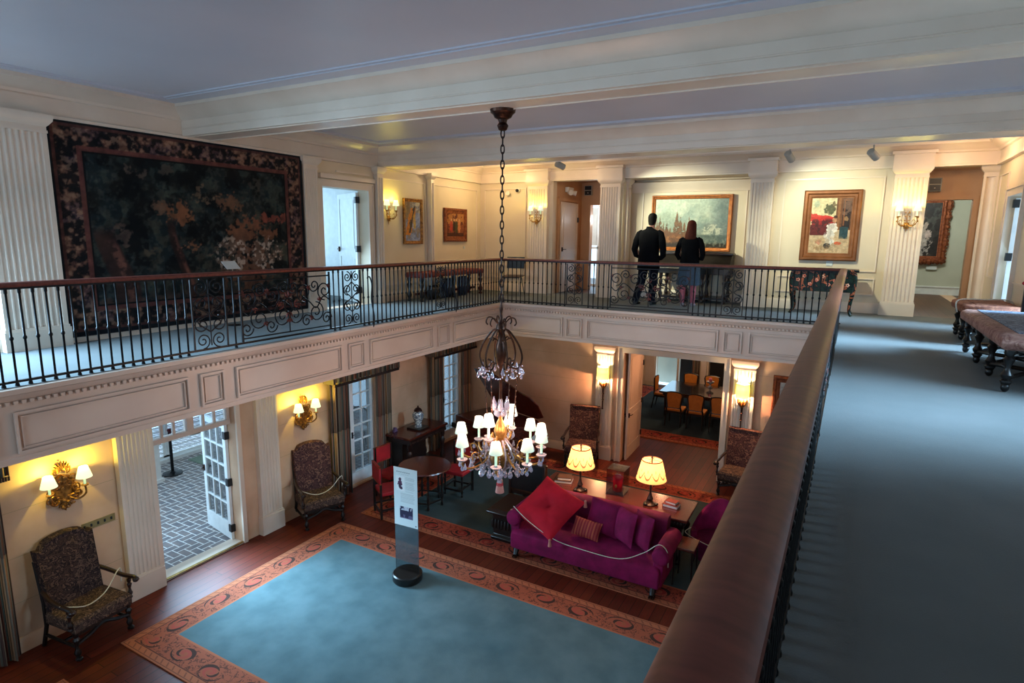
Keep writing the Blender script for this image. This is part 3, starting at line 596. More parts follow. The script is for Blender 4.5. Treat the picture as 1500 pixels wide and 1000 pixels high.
# ------------------------------------------------------------------ gallery railings
RH = .885
def scroll_narrow(w_, h_=.78):
    mb = MB(); r = .008; h = w_/2
    def T(p): mb.tube([(x, 0, z) for x, z in p], r, 6)
    for x in (-h+.005, h-.005): mb.bx(x-.008, x+.008, -.008, .008, .03, .83)
    for s in (-1, 1):
        c = h*.48
        T(spiral(s*c, .74, c*.9, 1.6, PI/2, s)); T(spiral(s*c, .14, c*.9, 1.6, -PI/2, -s))
        T(spiral(s*c, .56, c*.95, 1.5, -PI/2, s)); T(spiral(s*c, .32, c*.95, 1.5, PI/2, -s))
        T([(x, z) for x, z, _ in [tuple(q) for q in bez([(s*.01, .24, 0), (s*h*.7, .36, 0), (s*.02, .44, 0), (s*h*.7, .54, 0), (s*.01, .66, 0)], 8)]])
    T([(0, .08), (0, .82)])
    return mb
def leaf_pts(out, x, z, a, L_=.07):
    mb = MB(); out.append(mb)
    for da in (-.6, 0, .6):
        c, s = math.cos(a+da), math.sin(a+da); l = L_*(1 if da == 0 else .75)
        mb.tube([(x, 0, z), (x+c*l*.5-s*da*.02, 0, z+s*l*.5+c*da*.02), (x+c*l, 0, z+s*l)], [.006, .012, .003], 6)
def scroll_wide(w_):
    mb = MB(); fl = []; r = .009; h = w_/2
    def T(p): mb.tube([(x, 0, z) for x, z in p], r, 6)
    for x in (-h+.005, h-.005): mb.bx(x-.01, x+.01, -.01, .01, .03, .83)
    T([(-h, .78), (h, .78)]); T([(-h, .09), (h, .09)])
    n = 4; cw = w_/n
    for i in range(n):
        cx = -h+cw*(i+.5); s = 1 if i < n/2 else -1
        T(spiral(cx-s*cw*.22, .58, .13, 1.7, -PI/2, s)); T(spiral(cx+s*cw*.22, .30, .14, 1.7, PI/2, s))
        T(spiral(cx+s*cw*.28, .66, .09, 1.5, PI, -s)); T(spiral(cx-s*cw*.3, .2, .09, 1.5, 0, -s))
        T([(q[0], q[1]) for q in bez([(cx-cw*.5, .44, 0), (cx-cw*.2, .36, 0), (cx+cw*.15, .5, 0), (cx+cw*.5, .44, 0)], 8)])
        leaf_pts(fl, cx+s*cw*.05, .45, PI/2 if i % 2 else -PI/2); leaf_pts(fl, cx-s*cw*.4, .62, PI*.25*s+PI/2); leaf_pts(fl, cx+s*cw*.44, .26, -PI/2+s*.4)
    for a in (PI/2, -PI/2, 0, PI): leaf_pts(fl, .08*math.cos(a), .44+.09*math.sin(a), a, .12)
    T([(.07*math.cos(2*PI*k/16), .44+.09*math.sin(2*PI*k/16)) for k in range(17)]); T([(0, .09), (0, .35)]); T([(0, .53), (0, .78)])
    return mb, fl
def stay(): 
    return MB().tube(bez([(0, 0, .70), (0, .05, .72), (0, .09, .60), (0, .075, .38), (0, .12, .14), (0, .10, -.02), (0, .05, -.03)], 8), .010, 7)
bal_proto = None
def railing(label, x, y, rz, length, narrow, wide, stays, x_from=0.0):
    # local x runs along the rail, local -y looks into the hall
    t = thing('gallery_railing', label, 'railing', (x, y, Z2), rz)
    h = .036
    prof = [(-.045, .86), (.045, .86), (.052, .872), (.05, .886), (.036, .897), (.0, .903), (-.036, .897), (-.05, .886), (-.052, .872)]
    MB().prism(prof, x_from, length, 'x').build('handrail', M['rail_wood'], t, bevel=0)
    b = MB(); b.bx(x_from, length, -.016, .016, .84, .86); b.bx(x_from, length, -.014, .014, .03, .05); b.build('rail_bar', M['black_iron'], t)
    spans = [(a, c) for a, c in narrow+wide]
    global bal_proto
    if bal_proto is None:
        mb = MB(); mb.lathe([(.010, .0), (.010, .40), (.017, .41), (.017, .425), (.010, .435), (.0095, .80), (.014, .81), (.014, .84)], n=8)
        mb.lathe([(.018, 0), (.018, .012), (.011, .035)], n=8); bal_proto = mb.build('baluster', M['black_iron'], t); first = True
    else: first = False
    k = x_from+.05; n = 0; objs = []
    while k < length-.02:
        if not any(a-.03 < k < c+.03 for a, c in spans):
            if first and n == 0: o = bal_proto
            else: o = bal_proto.copy(); COL.objects.link(o); o.parent = t
            o.location = (k, 0, 0); n += 1
        k += .0985
    for a, c in narrow:
        o = scroll_narrow(c-a).build('scroll_panel', M['black_iron'], t); o.location = ((a+c)/2, 0, 0)
    for a, c in wide:
        mb, fl = scroll_wide(c-a); o = mb.build('floral_panel', M['black_iron'], t); o.location = ((a+c)/2, 0, 0)
        for q in fl: q.build('leaf_ornament', M['rust_iron'], o)
    for a in stays:
        o = stay().build('curved_stay', M['black_iron'], t); o.location = (a, 0, 0); o.rotation_euler = (0, 0, PI)
    return t, n
NL = [(6.30, 6.72), (4.10, 4.45), (1.95, 2.25)]
def rev(sp, L_): return [(L_-c, L_-a) for a, c in sp]
LL = 9.6
railing('black iron gallery railing with mahogany handrail below the tapestry wall', -.03, -LL, LW, LL+.05, [(LL-c, LL-a) for a, c in NL], [(LL-6.11, LL-4.70)], [LL-8.75, LL-3.95, LL-1.78])
railing('far gallery railing standing in front of the two visitors', -.03, .03, 0, W+.06, [(1.46, 1.80), (4.37, 4.72)], [(2.36, 3.82)], [])
RL = 10.62
railing('near railing with broad polished handrail running up the right side', W, .05, RW, RL, [(2.0, 2.3), (4.15, 4.5), (6.35, 6.77)], [(4.75, 6.16)], [1.2, 3.9, 6.95, 7.6])

# ------------------------------------------------------------------ chandelier
CX, CY = 2.92, -5.05
ch = thing('chandelier', 'crystal chandelier with twelve white shaded candles hanging over the hall', 'chandelier', (CX, CY, 0))
MB().lathe([(.03, 6.02), (.045, 6.03), (.06, 6.07), (.04, 6.10), (.05, 6.13), (.09, 6.15), (.105, 6.18), (.13, 6.20), (.135, 6.232), (0.01, 6.232)], n=20).build('ceiling_canopy', M['bronze'], ch)
def link_mb(z, rot):
    mb = MB(); a, b = .018, .048
    pts = [(a*math.cos(2*PI*k/14)*1.0, 0, (b if abs(math.sin(2*PI*k/14)) > .0 else b)*math.sin(2*PI*k/14)) for k in range(14)]
    c, s = math.cos(rot), math.sin(rot)
    mb.tube([(p[0]*c, p[0]*s, z+p[2]) for p in pts], .0075, 6, closed=True); return mb
z = 5.99; k = 0; cm = MB()
while z > 4.16:
    q = link_mb(z, PI/2*(k % 2)+.6); cm.add(q.v, q.f); z -= .078; k += 1
cm.build('chain', M['iron_brown'], ch)
# upper crown: stem and scrolls
st = MB(); st.lathe([(.012, 4.2), (.02, 4.15), (.012, 4.1), (.02, 4.02), (.05, 3.98), (.06, 3.93), (.03, 3.88), (.035, 3.80), (.06, 3.74), (.065, 3.64), (.04, 3.55), (.02, 3.5), (.016, 3.2), (.016, 2.9)], n=14)
st.build('upper_stem', M['bronze'], ch)
for k in range(6):
    a = 2*PI*k/6+.3; c, s = math.cos(a), math.sin(a)
    mb = MB(); pts = bez([(.03, 0, 3.93), (.10, 0, 3.90), (.2, 0, 3.76), (.24, 0, 3.62), (.20, 0, 3.50), (.13, 0, 3.50), (.11, 0, 3.56), (.15, 0, 3.58)], 7)
    mb.tube([(p.x*c, p.x*s, p.z) for p in pts], .011, 7)
    pts = bez([(.05, 0, 4.0), (.10, 0, 4.05), (.15, 0, 4.05), (.17, 0, 4.0), (.15, 0, 3.97)], 6); mb.tube([(p.x*c, p.x*s, p.z) for p in pts], .008, 6)
    pts = bez([(.05, 0, 3.80), (.10, 0, 3.83), (.13, 0, 3.81)], 6); mb.tube([(p.x*c, p.x*s, p.z) for p in pts], .007, 6)
    mb.build('crown_scroll', M['bronze'], ch)
def swag(p, q, sag, n=9, r=.011):
    mb = MB(); p, q = Vector(p), Vector(q)
    for i in range(n+1):
        t = i/n; c = p.lerp(q, t); c.z -= sag*4*t*(1-t); mb.ball(c, r, 6, 4)
    return mb
drop = MB(); drop.lathe([(.002, .03), (.006, .028), (.004, .02), (.008, .012), (.018, -.018), (.02, -.03), (.014, -.045), (.002, -.055)], n=8)
dproto = [None]
def crystal(x, y, z, s=1.0):
    if dproto[0] is None: o = drop.build('crystal_drop', M['crystal'], ch, smooth=10); dproto[0] = o
    else: o = dproto[0].copy(); COL.objects.link(o); o.parent = ch
    o.location = (x, y, z); o.scale = (s, s, s); o.rotation_euler = (0, 0, (x+y)*40)
def pol(r, a, z): return (r*math.cos(a), r*math.sin(a), z)
NS = 8
for k in range(NS):
    a0, a1 = 2*PI*k/NS, 2*PI*(k+1)/NS
    swag(pol(.25, a0, 3.50), pol(.25, a1, 3.50), .09, 8, .010).build('bead_swag', M['bead'], ch)
    crystal(*pol(.26, a0, 3.44), .9)
    if k % 2 == 0:
        mb = MB(); mb.tube([pol(.23, a0, 3.56), pol(.20, a0, 3.3), pol(.17, a0, 2.85)], .006, 5)
        for i in range(9): mb.ball(pol(.21-.004*i, a0, 3.45-i*.065), .011, 6, 4)
        mb.build('bead_strand', M['bronze'], ch)
for k in range(12): crystal(*pol(.22, 2*PI*k/12+.1, 3.50-.03*(k % 2)), 1.1)
for k in range(6): crystal(*pol(.085, 2*PI*k/6, 3.10), 1.7)
for k in range(6): crystal(*pol(.05, 2*PI*k/6+.5, 3.00), 1.3)
# lower body
MB().lathe([(.016, 3.0), (.03, 2.96), (.02, 2.90), (.05, 2.84), (.075, 2.76), (.05, 2.68), (.045, 2.62), (.07, 2.56), (.11, 2.50), (.12, 2.44), (.09, 2.36), (.05, 2.31), (.035, 2.27), (.02, 2.25)], n=16).build('body', M['gilt_bright'], ch)
for k in range(10):
    a = 2*PI*k/10; mb = MB(); mb.tube([pol(.06, a, 2.66), pol(.13, a, 2.57), pol(.17, a, 2.47), pol(.14, a, 2.37), pol(.06, a, 2.30)], .012, 6)
    mb.build('cage_rib', M['bead'], ch)
ARM = [(-120, .48, 0), (-65, .48, 0), (-22, .48, .0), (10, .49, .03), (40, .48, .03), (69, .46, .02), (107, .46, .02), (137, .48, .03), (150, .52, 0), (186, .50, 0), (-92, .24, .22), (88, .24, .22)]
def bulb(x, y, z, e, col=(1, .86, .62), r=.03): light('POINT', 'lamp_or_fill_light', (x, y, z), e, col, r)
for ad, R_, dz in ARM:
    a = math.radians(ad); zb = 2.50+dz
    mb = MB(); c, s = math.cos(a), math.sin(a)
    pts = bez([(.06, 0, 2.58+dz*.6), (R_*.45, 0, 2.42+dz), (R_*.78, 0, 2.38+dz), (R_*.97, 0, 2.42+dz), (R_, 0, zb)], 7); mb.tube([(p.x*c, p.x*s, p.z) for p in pts], .012, 7)
    pts = bez([(R_*.5, 0, 2.43+dz), (R_*.62, 0, 2.55+dz), (R_*.75, 0, 2.54+dz), (R_*.72, 0, 2.47+dz)], 6); mb.tube([(p.x*c, p.x*s, p.z) for p in pts], .008, 6)
    arm = mb.build('arm', M['gilt_bright'], ch)
    MB().lathe([(.01, zb-.03), (.03, zb-.02), (.055, zb), (.06, zb+.012), (.02, zb+.014), (.018, zb+.03)], at=(R_*c, R_*s, 0), n=12).build('drip_pan', M['bead'], ch)
    MB().lathe([(.0135, zb+.02), (.0135, zb+.18)], at=(R_*c, R_*s, 0), n=10).build('candle', M['candle'], ch)
    sh = MB(); pr = [(.074, zb+.16), (.046, zb+.285)]
    sh.loft([[(R_*c+r*math.cos(2*PI*k/18), R_*s+r*math.sin(2*PI*k/18), z) for k in range(18)] for r, z in pr], caps=False)
    so = sh.build('lamp_shade', M['shade_cool'], ch)
    for j in range(3):
        aj = a+(j-1)*.13; crystal(*pol(R_+.0, aj, zb-.05-(.03 if j == 1 else 0)), 1.0)
    bulb(CX+R_*c, CY+R_*s, zb+.31, 7.4, (1, .60, .42), .006)
for k in range(10):
    a0, a1 = 2*PI*k/10+.2, 2*PI*(k+1)/10+.2
    swag(pol(.34, a0, 2.46), pol(.34, a1, 2.46), .09, 8, .011).build('bead_swag', M['bead'], ch)
    swag(pol(.10, a0, 2.62), pol(.36, a0, 2.46), .06, 8, .010).build('bead_swag', M['bead'], ch)
    swag(pol(.16, a0, 2.40), pol(.16, a1, 2.40), .06, 6, .011).build('bead_swag', M['bead'], ch)
    crystal(*pol(.34, a0, 2.40), 1.6); crystal(*pol(.2, a0, 2.33), 1.5)
for k in range(7): crystal(*pol(.07, 2*PI*k/7, 2.26), 1.1)
crystal(0, 0, 2.20, 1.8)
tas = MB(); tas.lathe([(.012, 2.17), (.03, 2.155), (.034, 2.13), (.028, 2.12), (.04, 2.10), (.052, 2.02), (.05, 2.018)], n=18); tas.build('tassel', M['tassel'], ch)
mb = MB(); [mb.lathe([(.037, zz), (.041, zz-.006), (.037, zz-.012)], n=16) for zz in (2.133, 2.113)]; mb.build('tassel_band', M['redvelvet'], ch)

# ------------------------------------------------------------------ sconces
SW = (1, .84, .11)
def sconce_small(loc, rz, label):
    t = thing('wall_sconce', label, 'wall sconce', loc, rz, None)
    mb = MB(); mb.lathe([(.005, 0), (.04, .01), (.05, .02), (.03, .035), (.01, .045)], axis=(0, -1, 0), n=12)
    mb.ball((0, -.03, 0), (.03, .025, .05), 8, 6); mb.tube([(0, -.02, -.03), (0, -.02, -.12)], [.014, .002], 6)
    mb.tube(bez([(0, -.03, 0), (0, -.05, .09), (.0, -.03, .18), (.03, -.03, .25)], 6), .007, 6)
    for s in (-1, 1):
        for z in (.09, .16, .22): mb.ball((s*.03, -.035, z), (.018, .008, .01), 6, 4)
    for k in range(6): mb.ball((.05*math.cos(k*PI/3), -.03, .05*math.sin(k*PI/3)), (.016, .012, .016), 6, 4)
    mb.build('backplate', M['gilt_bright'], t)
    for s in (-1, 1):
        a = MB(); pts = bez([(0, -.03, .02), (s*.08, -.07, -.01), (s*.14, -.10, .06), (s*.135, -.10, .15)], 8); a.tube(pts, .008, 7)
        a.tube(bez([(s*.08, -.07, .0), (s*.12, -.08, .07), (s*.09, -.08, .10), (s*.07, -.08, .07)], 6), .005, 6)
        for k in range(4): a.ball(tuple(pts[6+5*k]+Vector((s*.012, -.005, .015))), (.016, .006, .014), 6, 4)
        a.lathe([(.01, .14), (.03, .15), (.034, .16), (.015, .165)], at=(s*.135, -.10, 0), n=10); a.build('arm', M['gilt_bright'], t)
        MB().lathe([(.011, .16), (.011, .27)], at=(s*.135, -.10, 0), n=10).build('candle', M['candle'], t)
        sh = MB(); sh.loft([[(s*.135+r*math.cos(2*PI*k/16), -.10+r*math.sin(2*PI*k/16), z) for k in range(16)] for r, z in ((.066, .25), (.062, .27), (.036, .36))], caps=False); sh.build('lamp_shade', M['shade_sconce'], t)
        for zz, e, c in ((.372, 4.2, SW), (.24, 1.8, (1, .92, .62))):
            p = Matrix.Rotation(rz, 3, 'Z') @ Vector((s*.135, -.10, zz)); bulb(loc[0]+p.x, loc[1]+p.y, loc[2]+p.z, e, c, .006)
    return t
sconce_small((XL, -1.22, 5.26), LW, 'gilt two light wall sconce beside the blue figure painting')
sconce_small((-.305, YF-.12, 5.28), 0, 'gilt two light wall sconce on the pilaster left of the side hall')
sconce_small((7.005, YF-.14, 5.20), 0, 'gilt two light wall sconce on the pilaster right of the red settee painting')
def sconce_ornate(loc, rz, label):
    t = thing('ornate_sconce', label, 'wall sconce', loc, rz, None)
    mb = MB(); rnd = random.Random(3)
    # carved cartouche: shield body with scrolls and leaves
    mb.loft([[(x*sx, -.02-.035*dz, z) for x, z in [(-.10, .16), (-.14, .05), (-.15, -.04), (-.08, -.14), (0, -.26), (.08, -.14), (.15, -.04), (.14, .05), (.10, .16), (0, .2)]] for sx, dz in ((1, -.5), (1, .2), (.7, .7), (.3, 1))])
    for s in (-1, 1):
        for cx, cz, r, a0, sg in ((.10, .15, .06, PI, 1), (.13, .0, .055, PI/2, -1), (.09, -.12, .055, 0, 1), (.05, .26, .05, -PI/2, 1), (.03, -.2, .04, 0, 1), (.16, -.09, .045, PI, -1), (.07, .08, .05, 0, 1)):
            mb.tube([(s*x, -.05-.01*i/20, z) for i, (x, z) in enumerate(spiral(cx, cz, r, 1.3, a0, sg, 16))], .011, 6)
    for k in range(9):
        a = PI*(k+.5)/9; mb.tube([(.03*math.cos(a), -.04, .24+.02*math.sin(a)), (.07*math.cos(a), -.06, .27+.06*math.sin(a)), (.10*math.cos(a), -.05, .27+.11*math.sin(a))], [.014, .016, .005], 6)
    for k in range(26):
        a = rnd.uniform(0, 2*PI); r = rnd.uniform(.05, .15); mb.ball((r*math.cos(a), -.05-rnd.uniform(0, .02), r*math.sin(a)*1.3-.03), (.022, .014, .016), 6, 4)
    mb.build('backplate', M['gilt'], t)
    for s in (-1, 1):
        a = MB(); a.tube(bez([(s*.05, -.05, -.10), (s*.12, -.10, -.14), (s*.19, -.15, -.08), (s*.19, -.15, .02)], 8), .012, 7); a.tube(bez([(s*.12, -.10, -.13), (s*.16, -.1, -.04), (s*.12, -.1, -.02), (s*.10, -.1, -.06)], 6), .008, 6)
        a.lathe([(.012, .01), (.04, .025), (.042, .035), (.016, .04)], at=(s*.19, -.15, 0), n=12); a.build('arm', M['gilt'], t)
        MB().lathe([(.014, .03), (.014, .15)], at=(s*.19, -.15, 0), n=10).build('candle', M['candle'], t)
        sh = MB(); sh.loft([[(s*.19+r*math.cos(2*PI*k/18), -.15+r*math.sin(2*PI*k/18), z) for k in range(18)] for r, z in ((.088, .13), (.083, .15), (.05, .265))], caps=False); sh.build('lamp_shade', M['shade_sconce'], t)
        for zz, e, c in ((.28, 11, SW), (.118, 6.0, (1, .84, .58))):
            p = Matrix.Rotation(rz, 3, 'Z') @ Vector((s*.19, -.15, zz)); bulb(loc[0]+p.x, loc[1]+p.y, loc[2]+p.z, e, c, .008)
    return t
sconce_ornate((XL, -7.34, 1.82), LW, 'large carved gilt sconce on the wall above the roped armchair left of the terrace door')
sconce_ornate((XL, -3.62, 1.80), LW, 'large carved gilt sconce between the terrace door and the striped curtains')
M['drum'] = translucent(P('glowing_parchment_drum_shade', '#d8d890', .8, col2='#c8c060', scale=3, stretch=(.2, .2, 2), emit='#b0c828', es=.5), '#c4d040', .35)
def torch(loc, label):
    t = thing('torch_sconce', label, 'wall sconce', loc, 0)
    mb = MB(); mb.tube([(0, -.06, -.80), (0, -.06, -.30)], [.012, .022], 8); mb.ball((0, -.06, -.82), .022, 8, 6); mb.tube([(0, 0, -.5), (0, -.06, -.5)], .012, 6)
    for z in (-.62, -.48, -.38): mb.lathe([(.018, -.012), (.03, 0), (.018, .012)], at=(0, -.06, z), n=10)
    mb.build('shaft', M['bronze'], t)
    lf = MB()
    for k in range(10):
        a = 2*PI*k/10; c, s = math.cos(a), math.sin(a); R_ = .055+.02*(k % 2)
        lf.tube([(.01*c, -.06+.01*s, -.36), (R_*c, -.06+R_*.8*s, -.28), (R_*1.3*c, -.06+R_*s, -.22+.03*(k % 3))], [.014, .02, .004], 6)
    lf.ball((0, -.06, -.30), (.04, .04, .06), 8, 6); lf.build('leaf_cup', M['gilt'], t)
    sh = MB(); sh.loft([[(r*math.cos(2*PI*k/24), -.10+r*math.sin(2*PI*k/24), z) for k in range(24)] for r, z in ((.125, -.15), (.128, .0), (.122, .13))], caps=False); sh.build('lamp_shade', M['drum'], t)
    bulb(loc[0], loc[1]-.13, loc[2]+.04, 26, (1, .74, .42), .02); bulb(loc[0], loc[1]-.14, loc[2]-.165, 45, (1, .50, .27), .01)
torch((1.70, YFL-.10, 2.02), 'torch sconce with drum shade on the pilaster left of the dining doorway')
torch((4.60, YFL-.10, 2.02), 'torch sconce with drum shade on the pilaster right of the dining doorway')
# picture spotlights under the far beam
def spot(loc, aim, label, e, col, cone=46):
    t = thing('ceiling_spotlight', label, 'spotlight', loc, 0, None)
    dv = (Vector(aim)-Vector(loc)).normalized()
    MB().cyl((0, 0, 0), (0, 0, ZC-loc[2]), .012, n=8).build('stem', M['greyplastic'], t)
    mb = MB(); mb.tube([-dv*.09, -dv*.08, dv*.10], [.035, .058, .058], 16); mb.build('lamp_head', M['greyplastic'], t)
    MB().tube([dv*.101, dv*.106], [.045, .045], 16).build('lens', P('lit_spotlight_lens', '#fff4dc', .4, emit='#ffefcc', es=3), t)
    light('SPOT', 'lamp_or_fill_light', tuple(Vector(loc)+dv*.12), e, col, .03, aim, cone=math.radians(cone), blend=.8)
PW = (.95, 1, .72)
spot((1.28, -.1, 6.26), (3.3, 2.8, 5.0), 'left one of the grey ceiling spotlights, near the chandelier chain, aimed at the big landscape', 680, PW, 54)
spot((5.19, .27, 6.26), (5.95, 2.25, 5.0), 'middle ceiling spotlight above the column right of the big landscape', 230, PW, 90)
spot((6.36, .36, 6.24), (7.6, 2.25, 5.1), 'ceiling spotlight with lens showing above the red settee painting', 40, (1, .85, .55), 70)
light('POINT', 'lamp_or_fill_light', (-1.0, 1.2, 6.3), 40, (1, .72, .34), .1)  # added point light without a fixture, brightens the far left gallery walls
light('POINT', 'lamp_or_fill_light', (.8, 1.2, 6.3), 18, (1, .7, .4), .1)  # added warm fill without a fixture, in front of the side hall
light('POINT', 'lamp_or_fill_light', (1.3, 2.9, 6.1), 4, (1, .72, .5), .25); light('POINT', 'lamp_or_fill_light', (.4, 4.6, 5.4), 30, (.95, 1, 1), .1)  # no fixtures: weak hall fill, and a white light standing in for window light
light('POINT', 'lamp_or_fill_light', (7.7, 1.2, 6.3), 26, (1, .66, .36), .1)  # added warm fill without a fixture, in front of the vestibule
light('POINT', 'lamp_or_fill_light', (7.6, 5.8, 6.2), 100, (.92, 1, .88), .2)  # added light without a fixture, brightens the green room
light('POINT', 'lamp_or_fill_light', (3.0, 6.3, 2.75), 70, (1, .66, .38), .15); light('POINT', 'lamp_or_fill_light', (2.9, 2.4, 2.4), 16, (1, .50, .27), .1)  # added warm fills without fixtures, in the dining room and its passage
light('AREA', 'daylight_dining_window', (1.15, 9.05, 1.2), 7, SKYC, 1.8, (1.6, 6, .7), .7)
# ------------------------------------------------------------------ rugs
def rug(name, label, x0, x1, y0, y1, bw, mf, mb_, z=.012, cat='rug'):
    t = thing(name, label, cat, ((x0+x1)/2, (y0+y1)/2, 0))
    cx, cy = (x0+x1)/2, (y0+y1)/2; x0, x1, y0, y1 = x0-cx, x1-cx, y0-cy, y1-cy
    MB().bx(x0+bw, x1-bw, y0+bw, y1-bw, 0.001, z).build('field', mf, t, smooth=0)
    mb = MB()
    C = [(x0, y0), (x1, y0), (x1, y1), (x0, y1)]; I = [(x0+bw, y0+bw), (x1-bw, y0+bw), (x1-bw, y1-bw), (x0+bw, y1-bw)]
    for k in range(4):
        a, b = C[k], C[(k+1) % 4]; ia, ib = I[k], I[(k+1) % 4]; L_ = math.hypot(b[0]-a[0], b[1]-a[1])
        mb.quad((*a, z), (*b, z), (*ib, z), (*ia, z), [(0, 0), (L_, 0), (L_-bw, 1), (bw, 1)]); mb.quad((*a, .001), (*b, .001), (*b, z), (*a, z), [(0, 0), (L_, 0), (L_, .01), (0, .01)])
    mb.build('border', mb_, t, smooth=0); return t
rug('carpet', 'large teal rug with scrolled border under the round acrylic sign base', -1.10, 9.2-1.5, -7.28, -3.62, .45, M['rug_field'], M['rug_border'])
rug('carpet', 'grey green rug with red scrolled border under the purple sofa', -1.05, 6.9, -3.18, .95, .50, M['rug_field2'], M['rug_border2'])
rug('carpet', 'dining room rug border strip seen through the dining doorway', .3, 6.2, 3.55, 8.8, .62, M['dining_carpet'], M['rug_border2'], .02)
rug('carpet', 'corner of a third patterned rug at the bottom edge of the hall floor', -1.02, 3.0, -13.0, -7.93, .45, M['rug_field'], M['rug_border'])

# ------------------------------------------------------------------ upholstered armchairs
def turned(mb, x, y, z0, z1, r=.028, n=10):
    L_ = z1-z0; pr = [(r*.8, 0), (r, .06), (r*.55, .12), (r, .2), (r*1.15, .28), (r*.7, .38), (r*.5, .5), (r*.9, .64), (r*1.15, .72), (r*.6, .8), (r, .88), (r, 1)]
    mb.lathe([(a, z0+b*L_) for a, b in pr], at=(x, y, 0), n=n)
def armchair(label, loc, rz, arched, fab, seatfab, rope_, group=None):
    t = thing('armchair', label, 'armchair', loc, rz); w_, dp = .70, .62; h = w_/2; yb = dp/2; yf = -dp/2; sz = .46; top = 1.24
    # back: thick upholstered panel, leaning
    n = 12; prof = []
    for k in range(n+1):
        x = -h+.02+(w_-.04)*k/n; u = (2*k/n-1)
        zt = top+(.10*(1-abs(u)**2.2) - (.05 if .75 < abs(u) < .95 else 0) if arched else 0)
        prof.append((x, zt))
    outl = [(-h+.04, sz-.02)]+prof+[(h-.04, sz-.02)]
    def ly(z): return yb-.10+(z-sz)*.16
    mb = MB(); rings = []
    for off, sc in ((-.045, .93), (-.06, .98), (-.045, 1.0), (.045, 1.0)):
        rings.append([(x*sc, ly(z)+off, sz+(z-sz)*(.985 if off < -.05 else 1)) for x, z in outl])
    mb.loft(rings); mb.build('backrest', fab, t, smooth=50)
    if not arched: pass
    mb = MB(); mb.loft([[(sx*h*a, yy, z) for sx, yy in ((-1, yf+i), (1, yf+i), (1, yb-.08), (-1, yb-.08))] for a, i, z in ((.94, .02, sz-.12), (.98, 0, sz-.10), (.98, -.005, sz), (.93, .03, sz+.035), (.7, .12, sz+.045))]); mb.build('seat', seatfab, t, bevel=.012)
    for s in (-1, 1):
        mb = MB(); turned(mb, s*(h-.035), yf+.05, 0, sz-.1, .034); mb.ball((s*(h-.035), yf+.03, .025), (.035, .045, .028), 8, 5); mb.build('front_leg', M['black_wood'], t)
        mb = MB(); mb.tube([(s*(h-.04), yb+.07, 0), (s*(h-.04), yb-.03, .3), (s*(h-.04), ly(.6)+.05, .6), (s*(h-.04), ly(1.1)+.05, 1.1)], .026, 6); mb.build('rear_leg', M['black_wood'], t)
        mb = MB(); mb.tube(bez([(s*(h-.03), ly(.74), .74), (s*(h+.01), .06, .70), (s*(h+.02), -.14, .68), (s*(h+.03), yf-.02, .69), (s*(h+.03), yf-.06, .66)], 6), [.026]*24+[.038], 8)
        mb.ball((s*(h+.03), yf-.05, .665), (.04, .04, .035), 8, 6); turned(mb, s*(h+.01), yf+.05, sz-.06, .66, .026); mb.build('armrest', M['dark_wood'], t)
    mb = MB()
    mb.tube(bez([(-h+.04, yf+.05, .20), (-.15, yf+.05, .24), (0, yf+.05, .30), (.15, yf+.05, .24), (h-.04, yf+.05, .20)], 5), .024, 7)
    for s in (-1, 1): mb.tube([(s*(h-.04), yf+.05, .16), (s*(h-.04), yb, .16)], .02, 7)
    mb.tube([(-h+.04, 0, .16), (h-.04, 0, .16)], .02, 7); mb.box((0, yf+.05, sz-.13), (w_-.12, .03, .06)); mb.build('stretcher', M['black_wood'], t)
    if rope_:
        mb = MB(); mb.tube(bez([(-h-.04, -.16, .70), (-h*.5, -.2, .585), (0, -.16, .545), (h*.5, -.12, .585), (h+.02, -.05, .72), (h+.06, -.05, .70), (h+.05, -.05, .55)], 7), .007, 6); mb.build('barrier_cord', M['rope'], t)
    return t
armchair('dark needlework armchair with arched back and rope beside the left edge of the terrace door', (-1.52, -7.40, 0), LW+.12, True, M['needle'], M['needle_lt'], True)
armchair('needlework armchair with arched back and rope between terrace door and curtained window', (-1.50, -3.72, 0), LW-.42, True, M['needle_red'], M['needle_lt'], True)
armchair('square backed floral needlework armchair left of the dining doorway', (1.42, 1.10, 0), .25, False, M['needle_red'], M['needle_red'], False)
armchair('square backed floral needlework armchair right of the dining doorway', (4.70, 1.18, 0), -.08, False, M['needle_red'], M['needle_lt'], False)

# ------------------------------------------------------------------ sofa group
sofa = thing('sofa', 'purple velvet sofa with rolled arms and brass tipped feet', 'sofa', (3.16, -2.68, 0)); SL = 2.36; h = SL/2
mb = MB(); mb.loft([[(sx*h*a, yy, z) for sx, yy in ((-1, -.44-b), (1, -.44-b), (1, .30), (-1, .30))] for a, b, z in ((.97, -.03, .13), (.99, 0, .17), (.99, .005, .36), (.98, 0, .41), (.95, -.05, .445))])
mb.build('seat', M['purple'], sofa, bevel=.02)
mb = MB()
for k in range(1): mb.loft([[(-h*.9+SL*.9*i/24, .24+.06*c-.02*math.sin(i*1.6)*0, z) for i in range(25)]+[(h*.9-SL*.9*i/24, .24+d_, z) for i in range(25)] for c, d_, z in ((0, .22, .38), (0, .24, .6), (.3, .26, .76), (1.0, .27, .82), (2.2, .25, .86), (3, .22, .86))])
mb.build('backrest', M['plum'], sofa, smooth=60)
